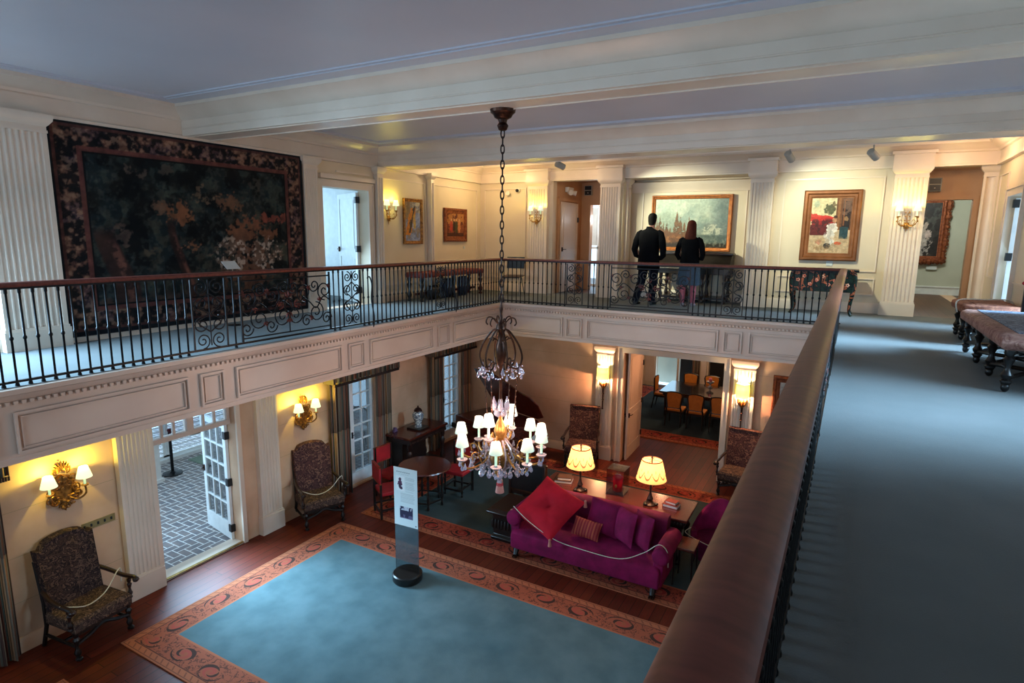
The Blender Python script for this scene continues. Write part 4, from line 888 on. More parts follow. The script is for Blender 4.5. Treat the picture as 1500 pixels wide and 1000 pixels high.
for s in (-1, 1):
    mb = MB(); pr = []
    for k in range(20):
        a = 2*PI*k/20; pr.append((s*(h-.06)+.125*math.cos(a)*(1 if s*math.cos(a) > 0 else .95), .66+.13*math.sin(a)))
    mb.prism(pr, -.38, .36, 'y'); mb.bx(min(s*(h-.15), s*(h-.005)), max(s*(h-.15), s*(h-.005)), -.36, .36, .2, .66); 
    mb.loft([[(s*(h-.06)+.12*q*math.cos(2*PI*k/20), -.38-yy, .66+.12*q*math.sin(2*PI*k/20)) for k in range(20)] for q, yy in ((1, 0), (.85, .025), (.3, .035))])
    o = mb.build('rolled_arm', M['purple'], sofa, smooth=50, bevel=.015); o.rotation_euler = (0, s*.05, 0)
for x in (-h+.10, h-.10):
    for y in (-.37, .38):
        mb = MB(); mb.tube([(x, y, .16), (x, y-.02, .10), (x, y-.05, .05), (x, y-.03, .025)], [.05, .045, .035, .03], 8)
        o = mb.build('leg', M['black_wood'], sofa); f = MB()
        for k in (-1, 0, 1): f.ball((x+k*.028, y-.075, .02), (.016, .04, .02), 8, 5)
        f.ball((x, y-.03, .022), (.045, .04, .022), 8, 5); f.build('claw_foot', M['bronze'], o)
def cushion_mesh(w_, h_, th, n=14, tuft=False, pinch=.06):
    mb = MB(); V = []; F = []
    for s in (1, -1):
        b = len(V)
        for j in range(n+1):
            for i in range(n+1):
                u, v = 2*i/n-1, 2*j/n-1
                k = max(0, (1-abs(u)**2.6)*(1-abs(v)**2.6))**.55
                ex = 1-pinch*(1-abs(v)**2)*abs(u)**3; ez = 1-pinch*(1-abs(u)**2)*abs(v)**3
                y = th/2*k
                if tuft:
                    r = math.hypot(u, v); y *= 1-.75*math.exp(-(r/.22)**2); y *= 1-.16*math.exp(-(min(abs(u-v), abs(u+v))/.10)**2)*(r < .8)
                V.append((u*w_/2*ex, -s*y, v*h_/2*ez))
        for j in range(n):
            for i in range(n):
                q = [b+j*(n+1)+i, b+j*(n+1)+i+1, b+(j+1)*(n+1)+i+1, b+(j+1)*(n+1)+i]; F.append(tuple(q if s > 0 else q[::-1]))
    mb.add(V, F); return mb
def cushion(label, loc, rot, w_, h_, th, m, tuft=False, tassels=False, name='cushion'):
    # rot: lean back, turn in its own plane, turn about the vertical
    R3 = Matrix.Rotation(rot[2], 3, 'Z') @ Matrix.Rotation(rot[0], 3, 'X') @ Matrix.Rotation(rot[1], 3, 'Y')
    t = thing(name, label, 'cushion', loc); t.rotation_euler = R3.to_euler()
    cushion_mesh(w_, h_, th, 26 if tuft else 14, tuft).build('cover', m, t, smooth=70)
    if tassels:
        for sx, sz in ((-1, -1), (1, 1), (1, -1)):
            mb = MB(); mb.lathe([(.006, .03), (.022, .015), (.018, -.01), (.03, -.085), (.028, -.088)], n=10); o = mb.build('tassel', M['tassel'], t)
            o.location = (sx*w_*.50, -.03, sz*h_*.50); o.rotation_euler = R3.inverted().to_euler()
        MB().ball((0, -.045, 0), .014, 8, 6).build('button', m, t)
    return t
cushion('big bright red velvet cushion with central tuft and tassels on the sofa', (2.48, -2.78, .79), (-.95, PI/4-.34, .10), .82, .82, .24, M['redvelvet'], True, True)
cushion('small red striped bolster cushion lying on the sofa seat', (3.10, -2.74, .58), (-.6, .12, .1), .44, .28, .13, M['pillowstripe'])
cushion('purple velvet cushion leaning on the sofa back beside the striped cushion', (3.30, -2.53, .72), (-.35, .12, .05), .52, .50, .16, M['purple'])
cushion('purple velvet cushion standing between two others at the sofa middle right', (3.66, -2.62, .71), (-.25, -.1, -.70), .50, .50, .17, M['purple'])
cushion('purple velvet cushion nearest the right rolled arm of the sofa', (3.93, -2.64, .72), (-.25, -.12, -.80), .50, .50, .17, M['purple'])
mb = MB(); mb.tube(bez([(-h+.02, -.36, .80), (-h*.72, -.44, .66), (-h*.35, -.47, .50), (0, -.46, .455), (h*.5, -.46, .47), (h*.78, -.40, .62), (h-.05, -.40, .80), (h+.06, -.35, .70), (h+.07, -.3, .45)], 8), .006, 6)
o = mb.build('barrier_rope', M['rope']); o.location = (3.16, -2.68, 0); tagp(o, 'pale barrier rope strung across the front of the purple sofa', 'rope')
# library table behind the sofa
lt = thing('library_table', 'long dark carved table behind the purple sofa with two lamps on it', 'table', (3.20, -1.76, 0)); LTx, LTy, TZ = 2.5, .78, .78
MB().bx(-LTx/2, LTx/2, -LTy/2, LTy/2, TZ-.04, TZ).build('tabletop', M['mahog'], lt, bevel=.008)
mb = MB(); mb.bx(-LTx/2+.06, LTx/2-.06, -LTy/2+.06, LTy/2-.06, TZ-.17, TZ-.04)
for k in range(48): mb.ball((-LTx/2+.1+k*.049, -LTy/2+.055, TZ-.10), (.018, .012, .028), 6, 4)
for k in range(13): mb.ball((LTx/2-.055, -LTy/2+.1+k*.049, TZ-.10), (.012, .018, .028), 6, 4)
mb.build('carved_apron', M['black_wood'], lt)
for x in (-LTx/2+.14, LTx/2-.14):
    for y in (-LTy/2+.12, LTy/2-.12): mb = MB(); turned(mb, x, y, 0, TZ-.17, .055, 12); mb.build('leg', M['black_wood'], lt)
MB().bx(-LTx/2+.14, LTx/2-.14, -.05, .05, .10, .16).build('stretcher', M['black_wood'], lt)
M['lampshade_w'] = P('painted_parchment_shade', '#d8a850', .8, col2='#b87830', scale=6, detail=6, lo=.46, hi=.56, emit='#e0a030', es=.12)
def painted_shade():
    m = M['lampshade_w']; N, L = nodes(m); b = N['Principled BSDF']; tc = N.new('ShaderNodeTexCoord'); sx = N.new('ShaderNodeSeparateXYZ'); L.new(tc.outputs['UV'], sx.inputs[0])
    u = mth(N, L, 'FRACT', mth(N, L, 'MULTIPLY', sx.outputs[0], 10)); d_ = mth(N, L, 'SUBTRACT', u, .5)
    arc = mth(N, L, 'ADD', mth(N, L, 'MULTIPLY', mth(N, L, 'MULTIPLY', d_, d_), 1.3), .18)
    ln = mth(N, L, 'COMPARE', sx.outputs[1], arc, .045); sp = mth(N, L, 'LESS_THAN', mth(N, L, 'ADD', mth(N, L, 'POWER', mth(N, L, 'MULTIPLY', d_, 1.0), 2.0), mth(N, L, 'POWER', mth(N, L, 'SUBTRACT', sx.outputs[1], .55), 2.0)), .006)
    k = mth(N, L, 'MAXIMUM', mth(N, L, 'MULTIPLY', ln, .8), mth(N, L, 'MULTIPLY', sp, .5)); k = mth(N, L, 'MAXIMUM', k, mth(N, L, 'GREATER_THAN', sx.outputs[1], .95))
    mx = N.new('ShaderNodeMix'); mx.data_type = 'RGBA'; L.new(k, mx.inputs[0]); mx.inputs[6].default_value = S('#e0b478'); mx.inputs[7].default_value = S('#5a1e12'); L.new(mx.outputs[2], b.inputs['Base Color']); L.new(mx.outputs[2], b.inputs['Emission Color']); translucent(m, '#d8a860', .4, mx.outputs[2])
painted_shade()
def table_lamp(label, x, y):
    t = thing('table_lamp', label, 'lamp', (x, y, TZ)); 
    MB().lathe([(.10, 0), (.10, .015), (.06, .03), (.035, .06), (.05, .10), (.03, .14), (.016, .2), (.016, .34), (.024, .36), (.014, .48), (.01, .80)], n=16).build('base', M['iron_brown'], t)
    for k in range(3): a = 2*PI*k/3; mb = MB(); mb.ball((.1*math.cos(a), .1*math.sin(a), .02), (.035, .035, .025), 8, 5); mb.build('foot', M['black_iron'], t)
    sh = MB(); n = 30; r0_, r1_, z0, z1 = .235, .155, .42, .74
    for k in range(n):
        a, b = 2*PI*k/n, 2*PI*(k+1)/n; u0_, u1_ = k/n, (k+1)/n
        sh.quad((r0_*math.cos(a), r0_*math.sin(a), z0), (r0_*math.cos(b), r0_*math.sin(b), z0), (r1_*math.cos(b), r1_*math.sin(b), z1), (r1_*math.cos(a), r1_*math.sin(a), z1), [(u0_, 0), (u1_, 0), (u1_, 1), (u0_, 1)])
    sh.build('lamp_shade', M['lampshade_w'], t, smooth=60)
    mb = MB(); mb.lathe([(.002, .74), (.012, .75), (.02, .77), (.006, .80)], n=10); mb.tube([(-.15, 0, .735), (.15, 0, .735)], .004, 6); mb.tube([(0, -.15, .735), (0, .15, .735)], .004, 6); mb.build('finial', M['bronze'], t)
    bulb(x, y, TZ+.58, 44, (1, .60, .34), .03)
table_lamp('lit table lamp with painted yellow shade left of the red jar', 2.63, -1.90); table_lamp('lit table lamp with painted yellow shade right of the red jar', 3.80, -1.84)
t = thing('display_case', 'clear display box covering the red jar on the long table', 'display case', (3.20, -1.66, TZ))
MB().bx(-.15, .15, -.15, .15, 0, .02).build('base', M['black_wood'], t); g = MB(); 
for x in (-.145, .145): g.bx(x-.003, x+.003, -.145, .145, .02, .42); g.bx(-.145, .145, x-.003, x+.003, .02, .42)
g.build('glass_cover', M['acrylic'], t); MB().bx(-.15, .15, -.15, .15, .42, .428).build('lid', M['acrylic'], t)
t = thing('lidded_jar', 'round red lacquer jar standing inside the clear display box', 'jar', (3.20, -1.66, TZ+.02))
MB().lathe([(.07, 0), (.085, .02), (.085, .2), (.09, .21), (.02, .215)], n=20).build('body', M['redlacq'], t); MB().lathe([(.09, .21), (.095, .235), (.07, .265), (.03, .28), (.02, .285)], n=20).build('lid', M['redlacq'], t); MB().ball((0, -.086, .11), (.02, .006, .03), 8, 6).build('emblem', M['gilt_bright'], t)
for i, (lab, x, y, z, a, dx, dy, dz, mm) in enumerate((
        ('brown book at the bottom of the stack by the left table lamp', 2.25, -1.70, 0, .25, .30, .24, .05, 'book'), ('tan book on top of the stack by the left table lamp', 2.26, -1.70, .05, .35, .24, .19, .045, 'book'),
        ('red book at the bottom of the pair right of the right table lamp', 4.12, -1.74, 0, -.1, .24, .19, .05, 'bookred'), ('small reddish book on top of the pair right of the right lamp', 4.12, -1.73, .05, -.2, .18, .14, .04, 'bookred'))):
    t = thing('book', lab, 'book', (x, y, TZ+z), a); g = MB(); g.bx(-dx/2, dx/2, -dy/2, dy/2, 0, .006); g.bx(-dx/2, dx/2, -dy/2, dy/2, dz-.006, dz); g.bx(-dx/2, -dx/2+.008, -dy/2, dy/2, 0, dz); g.build('cover', M[mm], t); MB().bx(-dx/2+.008, dx/2-.008, -dy/2+.008, dy/2-.008, .006, dz-.006).build('pages', M['paper'], t)
# carved chest left of the sofa and the dark screen on it
ck = thing('carved_chest', 'black carved chest standing at the left end of the purple sofa', 'chest', (1.68, -2.50, 0), .0)
MB().loft([[(sx*.25*a, sy*.34*a, z) for sx, sy in ((-1, -1), (1, -1), (1, 1), (-1, 1))] for a, z in ((.9, 0), (.95, .06), (.8, .10), (.86, .25), (.82, .4), (.9, .46))]).build('body', M['black_wood'], ck, bevel=.01)
MB().loft([[(sx*.27*a, sy*.36*a, z) for sx, sy in ((-1, -1), (1, -1), (1, 1), (-1, 1))] for a, z in ((.95, .46), (1.05, .49), (1.05, .515), (.9, .56))]).build('lid', M['dark_wood'], ck, bevel=.008)
mb = MB(); [mb.ball((-.21+.06*k, -.29, .28), (.03, .02, .08), 6, 5) for k in range(8)]; mb.build('carving', M['black_wood'], ck)
tv = thing('wooden_settle', 'dark low backed armchair with flat panel back behind the carved chest', 'chair', (1.60, -1.80, 0), 0)
MB().bx(-.32, .32, -.04, .04, .5, 1.0).build('back_panel', M['blackplastic'], tv, bevel=.01); g = MB(); g.bx(-.36, -.31, -.06, .05, 0, 1.02); g.bx(.31, .36, -.06, .05, 0, 1.02); g.bx(-.34, .34, -.06, .05, .98, 1.03); g.build('frame', M['dark_wood'], tv, bevel=.01)
MB().bx(-.33, .33, -.02, .5, .40, .46).build('seat', M['dark_wood'], tv); g = MB(); g.bx(-.33, -.28, .44, .5, 0, .4); g.bx(.28, .33, .44, .5, 0, .4); g.build('leg', M['dark_wood'], tv)
# purple tub chair and side table
pc = thing('tub_chair', 'purple velvet tub chair beside the right end of the sofa', 'armchair', (4.80, -1.72, 0), -.12)
n = 24; rin, rout = .27, .35; rings = []
def zt(a): return .52+.40*max(0, math.sin(a))**1.3
for k in range(n+1):
    a = -PI*.18+PI*1.36*k/n; c, s = math.cos(a), math.sin(a); z = zt(a)
    rings.append([(rin*c, rin*s*1.05, .2), (rout*c, rout*s*1.05, .2), (rout*c*1.04, rout*s*1.1, z-.05), (rout*c*1.02, rout*s*1.08, z), ((rin+.03)*c, (rin+.03)*s*1.08, z+.01), (rin*c, rin*s*1.05, z-.05)])
MB().loft(rings).build('back', M['purple'], pc, smooth=50)
MB().loft([[(.31*math.cos(2*PI*k/20)*q, (.33*math.sin(2*PI*k/20)-.02)*q, z) for k in range(20)] for q, z in ((.96, .14), (1, .2), (1, .38), (.95, .43), (.6, .45))]).build('seat', M['plum'], pc, smooth=50)
for x in (-.22, .22):
    for y in (-.22, .22): MB().cyl((x, y, .16), (x*1.15, y*1.15, 0), .022, .012).build('leg', M['black_wood'], pc)
mb = MB(); mb.tube(bez([(-.33, -.15, .55), (-.36, -.3, .52), (-.1, -.37, .48), (.15, -.36, .46), (.34, -.2, .53)], 7), .006, 6); mb.build('barrier_cord', M['rope'], pc)
sd = thing('side_table', 'small brown side table between the sofa and the purple tub chair', 'table', (4.53, -2.45, 0))
MB().bx(-.15, .15, -.19, .19, .56, .60).build('tabletop', M['mahog'], sd, bevel=.006); 
for x in (-.12, .12):
    for y in (-.16, .16): MB().cyl((x, y, .56), (x*1.1, y*1.1, 0), .016, .012, 8).build('leg', M['black_wood'], sd)
# round table and red chairs
rt = thing('round_table', 'round wooden gate leg table among the red chairs', 'table', (-.30, -2.28, 0))
MB().lathe([(.0, .71), (.47, .71), (.49, .725), (.48, .745), (.0, .748)], n=40).build('tabletop', M['mahog'], rt)
for k in range(6):
    a = 2*PI*k/6+.3; mb = MB(); turned(mb, .33*math.cos(a), .33*math.sin(a), 0, .71, .026); mb.build('leg', M['black_wood'], rt)

for z, nm in ((.12, 'stretcher'), (.66, 'apron')): mb = MB(); [mb.tube([pol(.33, 2*PI*k/6+.3, z), pol(.33, 2*PI*(k+1)/6+.3, z)], .016, 6) for k in range(6)]; mb.build(nm, M['black_wood'], rt)
def redchair(label, x, y, rz):
    t = thing('side_chair', label, 'chair', (x, y, 0), rz)
    MB().bx(-.22, .22, -.21, .19, .42, .49).build('seat', M['redleather'], t, bevel=.015); g = MB(); g.bx(-.22, .22, .19, .23, .64, .96); o = g.build('backrest', M['redleather'], t, bevel=.012)
    for z in (.645, .945): MB().bx(-.225, .225, .188, .232, z, z+.012).build('trim_braid', M['gilt'], o)
    for s in (-1, 1):
        mb = MB(); turned(mb, s*.19, -.18, 0, .42, .024); mb.build('leg', M['black_wood'], t); mb = MB(); mb.box((s*.2, .2, .48), (.035, .035, .96)); mb.build('leg', M['black_wood'], t)
    g = MB(); [g.bx(-.19, .19, y0-.014, y0+.014, .10, .135) for y0 in (-.18, .2)]; [g.bx(x0-.014, x0+.014, -.18, .2, .14, .17) for x0 in (-.19, .19)]; g.build('stretcher', M['black_wood'], t)
redchair('red leather chair nearest the viewer behind the acrylic sign panel', -.62, -2.92, PI-.55); redchair('red leather chair between the round table and the curtained window', -1.10, -2.30, LW-.1+0); redchair('red leather chair on the far side of the round table, near the console', -.05, -1.55, .05)
# console table and jar by the left wall
ct = thing('console_table', 'dark red wood console table with carved front against the left wall', 'table', (-1.52, -.98, 0), LW)
MB().bx(-.66, .66, -.36, .30, .86, .91).build('tabletop', M['mahog'], ct, bevel=.01); g = MB(); g.bx(-.62, .62, -.33, .28, .76, .86)
for k in range(22): g.ball((-.6+k*.057, -.34, .78), (.024, .014, .03), 6, 4)
g.build('carved_apron', M['dark_wood'], ct)
for x in (-.56, .56):
    for y in (-.28, .22): g = MB(); turned(g, x, y, .0, .76, .05, 12); g.build('leg', M['dark_wood'], ct)
MB().bx(-.58, .58, -.3, .26, .08, .14).build('lower_shelf', M['dark_wood'], ct); MB().bx(-.58, .2, -.1, .26, .14, .76).build('cupboard', M['black_wood'], ct)
mt = tagp(MB().bx(-.17, .17, -.17, .17, 0, .035).build('jar_stand', M['black_wood'], None, bevel=.005), 'square black stand on the console under the painted jar', 'stand'); mt.location = (-1.46, -.98, .91)
def porcelain():
    m = P('painted_porcelain', '#d8d8d4', .15, coat=.5); N, L = nodes(m); b = N['Principled BSDF']; tc = N.new('ShaderNodeTexCoord'); v = N.new('ShaderNodeTexNoise'); v.inputs['Scale'].default_value = 26; v.inputs['Detail'].default_value = 3
    L.new(tc.outputs['Object'], v.inputs[0]); rp = ramp(N, [(.42, '#d8d8d2'), (.50, '#7a8494'), (.56, '#26344a'), (.64, '#c8c8c4'), (.72, '#6a3428')]); L.new(v.outputs['Fac'], rp.inputs[0]); L.new(rp.outputs[0], b.inputs['Base Color']); return m
M['porcelain'] = porcelain()
vz = thing('ginger_jar', 'blue and white porcelain jar with dark lid on the console', 'vase', (-1.46, -.98, .945))
MB().lathe([(.01, 0), (.075, 0), (.08, .02), (.065, .07), (.08, .13), (.115, .21), (.12, .27), (.095, .32), (.06, .335), (.06, .35)], n=24).build('body', M['porcelain'], vz); MB().lathe([(.085, .345), (.088, .355), (.07, .39), (.03, .42), (.012, .43), (.018, .445), (.01, .46)], n=20).build('lid', P('dark_red_glaze', '#3a1c18', .25, col2='#241210', scale=14), vz)
oo = tagp(MB().prism([(-.06, 0), (.06, 0), (.03, .09), (-.02, .10)], -.03, .03, 'y').build('small_carving', P('violet_stone', '#5a4468', .6), None, bevel=.01), 'small violet stone lump at the left back of the console', 'ornament'); oo.location = (-1.72, -1.42, .91); oo.rotation_euler = (0, 0, LW)
# acrylic information stand
sg = thing('information_stand', 'white information panel on clear acrylic rising from a round black base', 'sign', (1.03, -4.44, .012), .06)
MB().lathe([(.0, 0), (.20, 0), (.215, .02), (.215, .11), (.2, .125), (.0, .127)], n=40).build('base', M['black_wood'], sg)
MB().bx(-.2, .2, -.006, .006, .12, 1.70).build('acrylic_sheet', M['acrylic'], sg)
# grand piano in the corner
pn = thing('grand_piano', 'dark red grand piano with raised lid in the far left corner', 'piano', (-.35, .35, 0), -.35)
out = [(-.75, -.55), (-.1, -.55), (.25, -.42), (.55, -.18), (.85, -.08), (1.0, .12), (.95, .5), (.7, .62), (-.75, .62)]
MB().prism(out, .66, .96, 'z').build('case', M['mahog'], pn, bevel=.015); MB().bx(-.95, -.74, -.52, .6, .62, .72).build('keyboard', M['black_wood'], pn)
kb = MB(); [kb.bx(-.94, -.80, -.48+k*.032, -.48+k*.032+.029, .72, .735) for k in range(33)]; kb.build('key_row', M['white_plastic'], pn)
for x, y in ((-.6, -.4), (-.6, .48), (.75, .25)): g = MB(); turned(g, x, y, 0, .66, .06, 12); g.build('leg', M['mahog'], pn)
lid = MB(); lid.xf = Matrix.Translation((0, .62, .97)) @ Matrix.Rotation(-.98, 4, 'X') @ Matrix.Translation((0, -.62, 0)); lid.prism(out, 0, .025, 'z'); lid.build('lid', M['mahog'], pn, bevel=.006)
MB().cyl((.35, -.12, .96), (.35, .05, 1.5), .012).build('lid_prop', M['black_wood'], pn)
nc = tagp(MB().bx(-.17, .17, -.12, .12, 0, .008).build('information_card', M['paper'], None), 'white information card tilted on a lectern beside the piano', 'card'); nc.location = (.98, -.10, .86); nc.rotation_euler = (.6, .1, -.5)
ls = thing('card_stand', 'thin dark stand holding the white card beside the piano', 'stand', (.98, -.10, 0)); MB().cyl((0, 0, 0), (0, 0, .84), .012).build('pole', M['black_iron'], ls); MB().lathe([(.12, 0), (.12, .012), (.02, .02)], n=20).build('base', M['black_iron'], ls)

# ------------------------------------------------------------------ curtains
def pleat(x0, x1, z0, z1, amp, per, seedv, flare=0.0):
    n = int((x1-x0)/.012); V0, V1 = [], []; mb = MB(); ring = []
    pts = []
    for i in range(n+1):
        x = x0+(x1-x0)*i/n; y = amp*math.sin(2*PI*(x-x0)/per+seedv)+amp*.35*math.sin(2*PI*(x-x0)/per*2.3+1)
        pts.append((x, y, (x-x0)*2.2))
    zs = [z0, z0+(z1-z0)*.5, z1]
    for k in range(2):
        for i in range(n):
            (xa, ya, ua), (xb, yb_, ub) = pts[i], pts[i+1]; fa = 1+flare*(1-k*.5); fb = 1+flare*(.5-k*.5)
            mb.quad((xa, ya*fa, zs[k]), (xb, yb_*fa, zs[k]), (xb, yb_*fb, zs[k+1]), (xa, ya*fb, zs[k+1]), [(ua, zs[k]), (ub, zs[k]), (ub, zs[k+1]), (ua, zs[k+1])])
    return mb
def curtain(name, m, parent, x0, x1, z0, z1, amp=.035, per=.11, y=0, seedv=0):
    mb = pleat(x0, x1, z0, z1, amp, per, seedv, .25); o = mb.build(name, m, parent, smooth=80, fix=False)
    s = o.modifiers.new('thick', 'SOLIDIFY'); s.thickness = .006; o.location = (0, y, 0); return o
def curtain_set(label, y0, y1, wl, wr, zt_=2.62):
    t = thing('curtains', label, 'curtains', (XL, (y0+y1)/2, 0), LW); h = (y1-y0)/2
    curtain('drape', M['curtain'], t, -h, -h+wl, .02, zt_-.02, y=-.12); curtain('drape', M['curtain'], t, h-wr, h, .02, zt_-.02, y=-.12, seedv=2)
    v = MB(); v.bx(-h-.05, h+.05, -.26, 0, zt_, zt_+.25); v.build('pelmet', M['curtain'], t)
    curtain('valance', M['curtain'], t, -h-.05, h+.05, zt_-.36, zt_+.26, .025, .13, -.26); 
    for s in (-1, 1): MB().bx(min(s*(h+.05), s*(h+.056)), max(s*(h+.05), s*(h+.056)), -.26, 0, zt_-.36, zt_+.26).build('valance_return', M['curtain'], t)
    f = MB(); [f.bx(-h-.055+.025*k, -h-.055+.025*k+.018, -.30, -.285, zt_-.40, zt_-.35) for k in range(int((2*h+.11)/.025))]; f.build('fringe', P('dark_fringe', '#33231e', .9), t)
curtain_set('striped curtains with valance framing the French window right of the second armchair', -3.04, -1.36, .42, .44)
curtain_set('striped curtains with valance framing the French window behind the console', -.03, 1.60, .46, .30)
curtain_set('striped curtains at the left edge of the hall beside the first armchair', -10.0, -7.98, .40, .34)

# ------------------------------------------------------------------ terrace seen through the open door
def louvre(name, label, x, y0, y1, z1):
    t = thing(name, label, 'shutter', (x, (y0+y1)/2, -.03), LW); h = (y1-y0)/2
    g = MB(); g.bx(-h, -h+.06, -.03, .03, 0, z1); g.bx(h-.06, h, -.03, .03, 0, z1); g.bx(-h, h, -.03, .03, 0, .12); g.bx(-h, h, -.03, .03, z1-.1, z1); g.build('frame', M['white'], t)
    s = MB(); z = .16
    while z < z1-.12: s.loft([[(-h+.06, -.035, z+.035), (h-.06, -.035, z+.035), (h-.06, .035, z), (-h+.06, .035, z)], [(-h+.06, -.035, z+.047), (h-.06, -.035, z+.047), (h-.06, .035, z+.012), (-h+.06, .035, z+.012)]]); z += .10
    s.build('slat', M['white'], t)
for k in range(7):
    louvre('louvred_shutter', ['white louvred shutter at the back of the terrace, leftmost panel behind the white pedestal', 'white louvred shutter panel behind the rope stand on the terrace', 'white louvred shutter panel right of the rope stand on the terrace'][k] if k < 3 else 'white louvred shutter panel behind the open glass door leaf', -6.6, -5.2+k*.92, -5.2+(k+1)*.92-.02, 2.7)
    if k >= 3: COL.objects[-1]['group'] = 'shutters behind the open door leaf'
for o in list(COL.objects):
    if o.name.startswith('louvred_shutter') and 'behind the open glass' in o.get('label', ''): o['group'] = 'shutters behind the open door leaf'
pd = thing('pedestal', 'white square pedestal on the terrace left of the rope stand', 'pedestal', (-5.75, -4.30, -.03)); MB().bx(-.24, .24, -.24, .24, 0, .06).build('foot', M['white'], pd); MB().bx(-.2, .2, -.2, .2, .06, .78).build('shaft', M['white'], pd); MB().bx(-.23, .23, -.23, .23, .78, .86).build('cap', M['white'], pd)
sn = thing('rope_stanchion', 'dark rope stanchion standing on the brick terrace', 'stanchion', (-5.75, -3.75, -.03)); MB().lathe([(.19, 0), (.19, .015), (.06, .03), (.03, .06), (.03, .92), (.045, .93), (.04, .97), (.0, .98)], n=24).build('post', M['black_iron'], sn)
mb = MB(); mb.tube(bez([(0, 0, .92), (-.1, .45, .70), (-.25, 1.0, .64), (-.38, 1.6, .70), (-.48, 2.12, .9)], 8), .02, 8); mb.build('rope', M['black_iron'], sn)
sn2 = thing('rope_stanchion', 'second rope stanchion near the shutters behind the open door leaf', 'stanchion', (-6.25, -1.6, -.03)); MB().lathe([(.17, 0), (.17, .015), (.05, .03), (.03, .06), (.03, .92), (.045, .93), (.0, .98)], n=20).build('post', M['black_iron'], sn2)
mm = tagp(MB().bx(-.6, .6, -.46, .46, 0, .02).build('door_mat', P('pale_green_mat', '#7f9080', .95, col2='#738474', scale=30), None), 'pale green mat on the brick terrace right of the stanchion', 'mat'); mm.location = (-5.6, -2.67, -.03)
trim(MB().bx(-6.72, -6.44, -5.3, 2, -.03, .05), M['white'])
trim(MB().bx(-6.75, -5.0, -5.4, 2, 2.75, 2.85), M['white'])  # unseen overhang, added to keep the shutter slats in shade
t = thing('terrace_chair', 'white metal chair on the terrace behind the curtained French window', 'chair', (-3.6, -.55, -.03), .6); g = MB(); g.lathe([(.24, .44), (.24, .46), (0, .462)], n=20); g.build('seat', M['white'], t)
for k in range(4): MB().cyl((.17*math.cos(PI/4+k*PI/2), .17*math.sin(PI/4+k*PI/2), .44), (.23*math.cos(PI/4+k*PI/2), .23*math.sin(PI/4+k*PI/2), 0), .012).build('leg', M['black_iron'], t)
g = MB(); g.tube(bez([(-.2, .15, .46), (-.2, .2, .8), (0, .24, .92), (.2, .2, .8), (.2, .15, .46)], 8), .012, 7); g.build('backrest', M['black_iron'], t)
M['gilt_orange'] = P('orange_gilt', '#b0662a', .38, .5, col2='#8a4a1e', scale=14, bump=.1); M['gilt_brown'] = P('brown_gilt', '#8c5630', .42, .4, col2='#74431f', scale=6, stretch=(1, 1, 1))
# ------------------------------------------------------------------ painted pictures (colours of the paint, per vertex)
def vnoise(u, v, sc, seed):
    rs = np.random.RandomState(seed); n = 64; g = rs.rand(n, n); x, y = u*sc, v*sc; i, j = np.floor(x).astype(int), np.floor(y).astype(int); fx, fy = x-i, y-j
    fx, fy = fx*fx*(3-2*fx), fy*fy*(3-2*fy); i0, i1, j0, j1 = i % n, (i+1) % n, j % n, (j+1) % n
    return (g[i0, j0]*(1-fx)+g[i1, j0]*fx)*(1-fy)+(g[i0, j1]*(1-fx)+g[i1, j1]*fx)*fy
def fbm(u, v, sc, seed, o=4): return sum(vnoise(u, v, sc*2**k, seed+k)/2**(k+1) for k in range(o))/(1-.5**o)
def hx(s): s = s.lstrip('#'); return np.array([int(s[k:k+2], 16)/255 for k in (0, 2, 4)])
class Pic:
    def __init__(s, u, v, c): s.u, s.v = u, v; s.c = np.tile(hx(c), (len(u), 1))
    def put(s, mask, c, a=1.0): m = np.clip(mask.astype(float)*a, 0, 1)[:, None]; s.c = s.c*(1-m)+(hx(c) if isinstance(c, str) else c)*m
    def ell(s, x, y, rx, ry, c, a=1.0, rough=0, seed=1):
        d_ = ((s.u-x)/rx)**2+((s.v-y)/ry)**2+(fbm(s.u, s.v, 40, seed+50, 2)-.5)*.7
        if rough: d_ = d_+(fbm(s.u, s.v, 24, seed)-.5)*rough
        s.put(np.clip((1-d_)*6, 0, 1), c, a)
    def rect(s, x0, x1, y0, y1, c, a=1.0): s.put((s.u > x0) & (s.u < x1) & (s.v > y0) & (s.v < y1), c, a)
def art_mesh(name, w_, h_, n, fn, m, parent, y=-.005, x0=None, z0=None, thick=.006):
    nx = max(2, int(n*w_/max(w_, h_))); ny = max(2, int(n*h_/max(w_, h_))); x0 = -w_/2 if x0 is None else x0; z0 = -h_/2 if z0 is None else z0
    U, V = np.meshgrid(np.linspace(0, 1, nx+1), np.linspace(0, 1, ny+1)); u, v = U.ravel(), V.ravel(); p = fn(u, v); asp = w_/h_; k_ = 0 if m is M['print'] else (.5 if name == 'woven_picture' else .22 if w_ > 1.3 else .36); col = np.clip(p.c*(1-k_/2+k_*fbm(u*asp, v, 34, 90, 3))[:, None]+(.25*k_*(fbm(u*asp, v, 11, 95, 3)-.5))[:, None]*np.array([1, .7, .4]), 0, 1); lin = np.where(col <= .04045, col/12.92, ((col+.055)/1.055)**2.4)
    vs_ = [(x0+a*w_, y, z0+b*h_) for a, b in zip(u, v)]; fs = [(j*(nx+1)+i, j*(nx+1)+i+1, (j+1)*(nx+1)+i+1, (j+1)*(nx+1)+i) for j in range(ny) for i in range(nx)]
    me = bpy.data.meshes.new(name); me.from_pydata(vs_, [], fs); ca = me.color_attributes.new('Col', 'FLOAT_COLOR', 'POINT'); ca.data.foreach_set('color', np.hstack([lin, np.ones((len(u), 1))]).astype(np.float32).ravel())
    me.materials.append(m); o = bpy.data.objects.new(name, me); COL.objects.link(o); o.parent = parent
    return o
